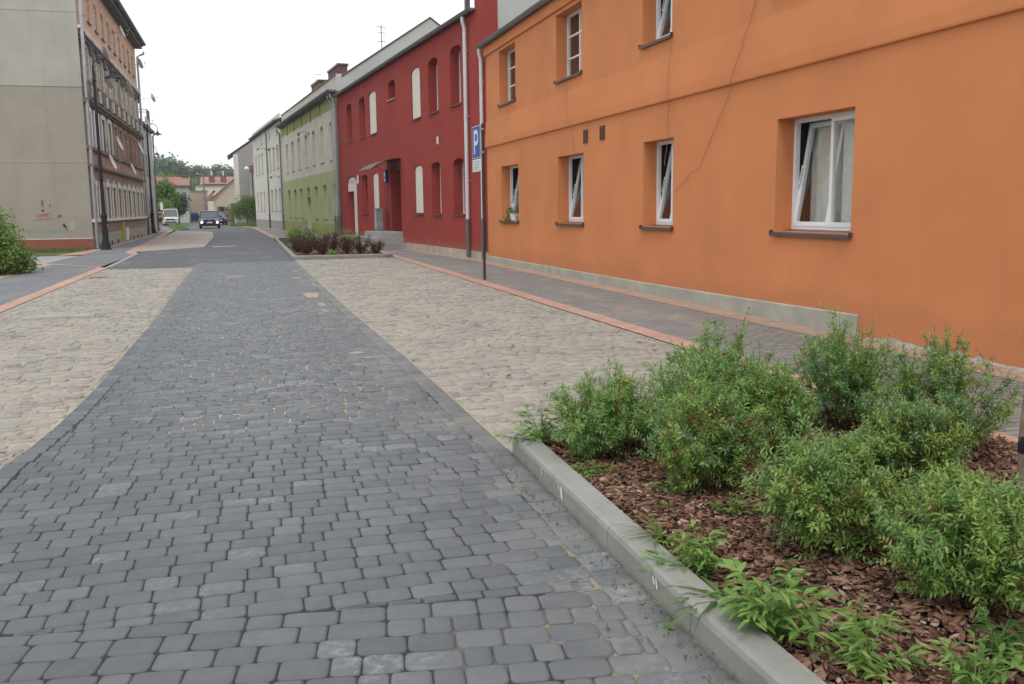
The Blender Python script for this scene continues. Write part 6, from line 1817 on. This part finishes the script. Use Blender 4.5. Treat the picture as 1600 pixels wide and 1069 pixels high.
# traffic sign seen from its back, low planter in the carriageway
ts = thing('road_sign', 'small white road sign on a grey post left of the cream van', 'road sign', (-8.35, 104, 0))
mb = MB(); mb.tube([(0, 0, 0), (0, 0, 2.5)], .03, 6); mb.build('post', M['zinc'], ts)
mb = MB(); mb.box(-.13, .13, -.05, -.03, 1.75, 2.5); mb.build('panel', M['sign_white'], ts)
pt = thing('planter', 'low ring of small plants in the cobbles before the cream van', 'planter', (-5.55, 85.5, 0))
mb = MB(); mb.lathe([(.78, 0), (.80, .14), (.72, .15), (.7, .08)], (0, 0, 0), 20); mb.build('rim', M['concrete'], pt)
n = 500; P = rgp.normal(0, 1, (n, 3)) * [.34, .34, .10] + [0, 0, .22]
leaf_mesh('foliage', P, rand_dirs(rgp, n) + [0, 0, .9], rand_dirs(rgp, n), np.full(n, .16), np.full(n, .06), M['leaf_shrub'], pt)
# wall mounted cameras and lights on the right hand row
for (s_, z, lb) in ((57.8, 6.9, 'small camera on a bracket high on the ivory house, left of the downpipe'), (49.6, 6.4, 'small wall lamp on a curved bracket near the green house end of the ivory house'), (48.9, 4.2, 'black floodlight on the ivory house beside the green house'), (33.2, 6.35, 'small camera on the cream upper storey of the green house')):
    t = thing('wall_fixture', lb, 'wall fixture', (*row_pt(s_), z), TH)
    mb = MB(); mb.box(-.04, -.005, -.07, .07, -.1, .1); mb.tube([(-.03, 0, 0), (-.4, 0, .1), (-.62, 0, .02)], .022, 6); mb.build('bracket', M['castiron'], t)
    mb = MB(); mb.lathe([(.07, .04), (.09, 0), (.085, -.08), (.03, -.14)], (-.64, 0, 0), 10); mb.build('housing', M['castiron'], t)

# hill with its wood, red roofed houses in front
mb = MB(); nx, ny = 40, 14
def hz(x, y): 
    u = min(1, max(0, (y - 225) / 110)); return -.1 + 7.0 * u * u * (3 - 2 * u) + 1.4 * math.sin(x * .05 + 1) * u + (x < -18) * 0
for i in range(nx):
    for j in range(ny):
        q = [(-260 + 420 * a / nx, 220 + 240 * b / ny) for a, b in ((i, j), (i + 1, j), (i + 1, j + 1), (i, j + 1))]
        mb.poly([(x, y, hz(x, y)) for x, y in q])
tag(mb.build('hill', M['ground'], smooth=True), kind='structure')
block('house', 'house with a broad red hip roof below the wooded hill, leftmost', 'house', (-27, 200, 0), 0, 13, 9, 6.4, 'brick_top' if False else 'tan', 'hip', 3.4, 'roof_red')
block('house', 'second red roofed house, right of the broad hip roof below the hill', 'house', (-19.5, 204, 0), 0, 8.5, 8, 6.2, 'beige', 'gable_side', 2.3, 'roof_red')
block('house', 'red brick wing with a low tiled roof in front of the red roofed pair', 'house', (-15.5, 190, 0), 0, 4.5, 6, 5.4, 'brick_y', 'hip', 1.4, 'roof_red')
protos = []
for k, (h, r, m, cone) in enumerate(((9.0, 4.4, 'leaf_far', False), (10.0, 4.0, 'leaf_far2', False), (8.0, 4.8, 'leaf_far', False), (11.5, 2.8, 'leaf_far2', True), (8.5, 3.8, 'leaf_tree', False))):
    y = 300 + 6 * k; x = -52 + 9 * k
    protos.append(tree('tree of the wood on the far hill', (x, y, hz(x, y)), h, r, 2600, .75, m, 600 + k, group='trees of the wood on the far hill', cone=cone))
rg = random.Random(31)
cnt = 0
for row, y in enumerate((262, 276, 292, 310, 330)):
    x = -62 + rg.uniform(0, 5)
    while x < 22:
        yy = y + rg.uniform(-5, 5); k = rg.choice([0, 1, 2, 4, 0, 2, 1, 3])
        sc2 = rg.uniform(.72, 1.1) * (1.12 if row == 4 else 1)
        dup(protos[k], (x, yy, hz(x, yy)), rg.uniform(0, 6.28), None, None, sc2); cnt += 1
        x += rg.uniform(5.5, 8.5)
big = dup(protos[0], (-21.5, 296, hz(-21.5, 296)), 1.0, 'rounded tree standing highest against the sky at the left of the wood', None, 1.45)

# ------------------------------------------------------------------ small ground details
def cover(name, label, cat, x, y, wx, wy, rz, mat, z=.012):
    t = thing(name, label, cat, (x, y, 0), rz)
    mb = MB(); mb.box(-wx / 2, wx / 2, -wy / 2, wy / 2, -.03, z); mb.build('frame', M['concrete'], t, bevel=.004)
    mb = MB(); mb.box(-wx / 2 + .05, wx / 2 - .05, -wy / 2 + .05, wy / 2 - .05, z - .002, z + .005); mb.build('lid', mat, t)
cover('utility_cover', 'pale rectangular cover set into the cobbles on the left', 'utility cover', -2.85, 15.7, 1.0, .55, R(4), M['concrete'])
cover('utility_cover', 'pale rectangular cover in the dark carriageway before the upper cobbles', 'utility cover', -1.0, 44.2, 1.0, .8, R(2), M['concrete'], .004)
cover('drain_grate', 'small rusty grate in the left cobbles near the red band', 'drain', -3.55, 24.6, .5, .4, 0, M['rust'])

# ------------------------------------------------------------------ thin summer haze
hz_m = bpy.data.materials.new('haze'); hz_m.use_nodes = True
nt2 = hz_m.node_tree; nt2.nodes.clear()
o2 = nt2.nodes.new('ShaderNodeOutputMaterial'); pv = nt2.nodes.new('ShaderNodeVolumePrincipled')
pv.inputs['Color'].default_value = (0.95, 0.975, 1.0, 1); pv.inputs['Density'].default_value = 0.0005; pv.inputs['Anisotropy'].default_value = 0.3
nt2.links.new(pv.outputs[0], o2.inputs['Volume'])
mb = MB(); mb.box(-300, 200, -20, 480, -1.1, 34); hz_o = mb.build('haze', hz_m)
tag(hz_o, 'thin pale summer haze filling the street', 'haze', kind='stuff')

# sand swept into patches on the carriageway
mb = MB(); rg = random.Random(17)
def patch(x, y, rx, ry, z=.004):
    n = 16; mb.poly([(x + rx * math.cos(6.283 * k / n) * rg.uniform(.55, 1.1), y + ry * math.sin(6.283 * k / n) * rg.uniform(.6, 1.1), z) for k in range(n)])
for a in ((1.12, 17.9, .17, .75), (1.18, 16.0, .08, .35), (1.15, 15.0, .05, .3), (1.1, 22.6, .13, .35), (1.2, 25.2, .08, .3), (-.32, 23.7, .30, .3), (-.75, 23.4, .08, .1), (1.12, 10.4, .12, .10), (1.2, 10.0, .09, .06), (1.05, 9.6, .07, .05), (1.35, 20.4, .05, .5)): patch(*a)
tag(mb.build('spilled_sand', M['sand']), 'pale sand swept into thin patches on the dark setts', 'sand', kind='stuff')
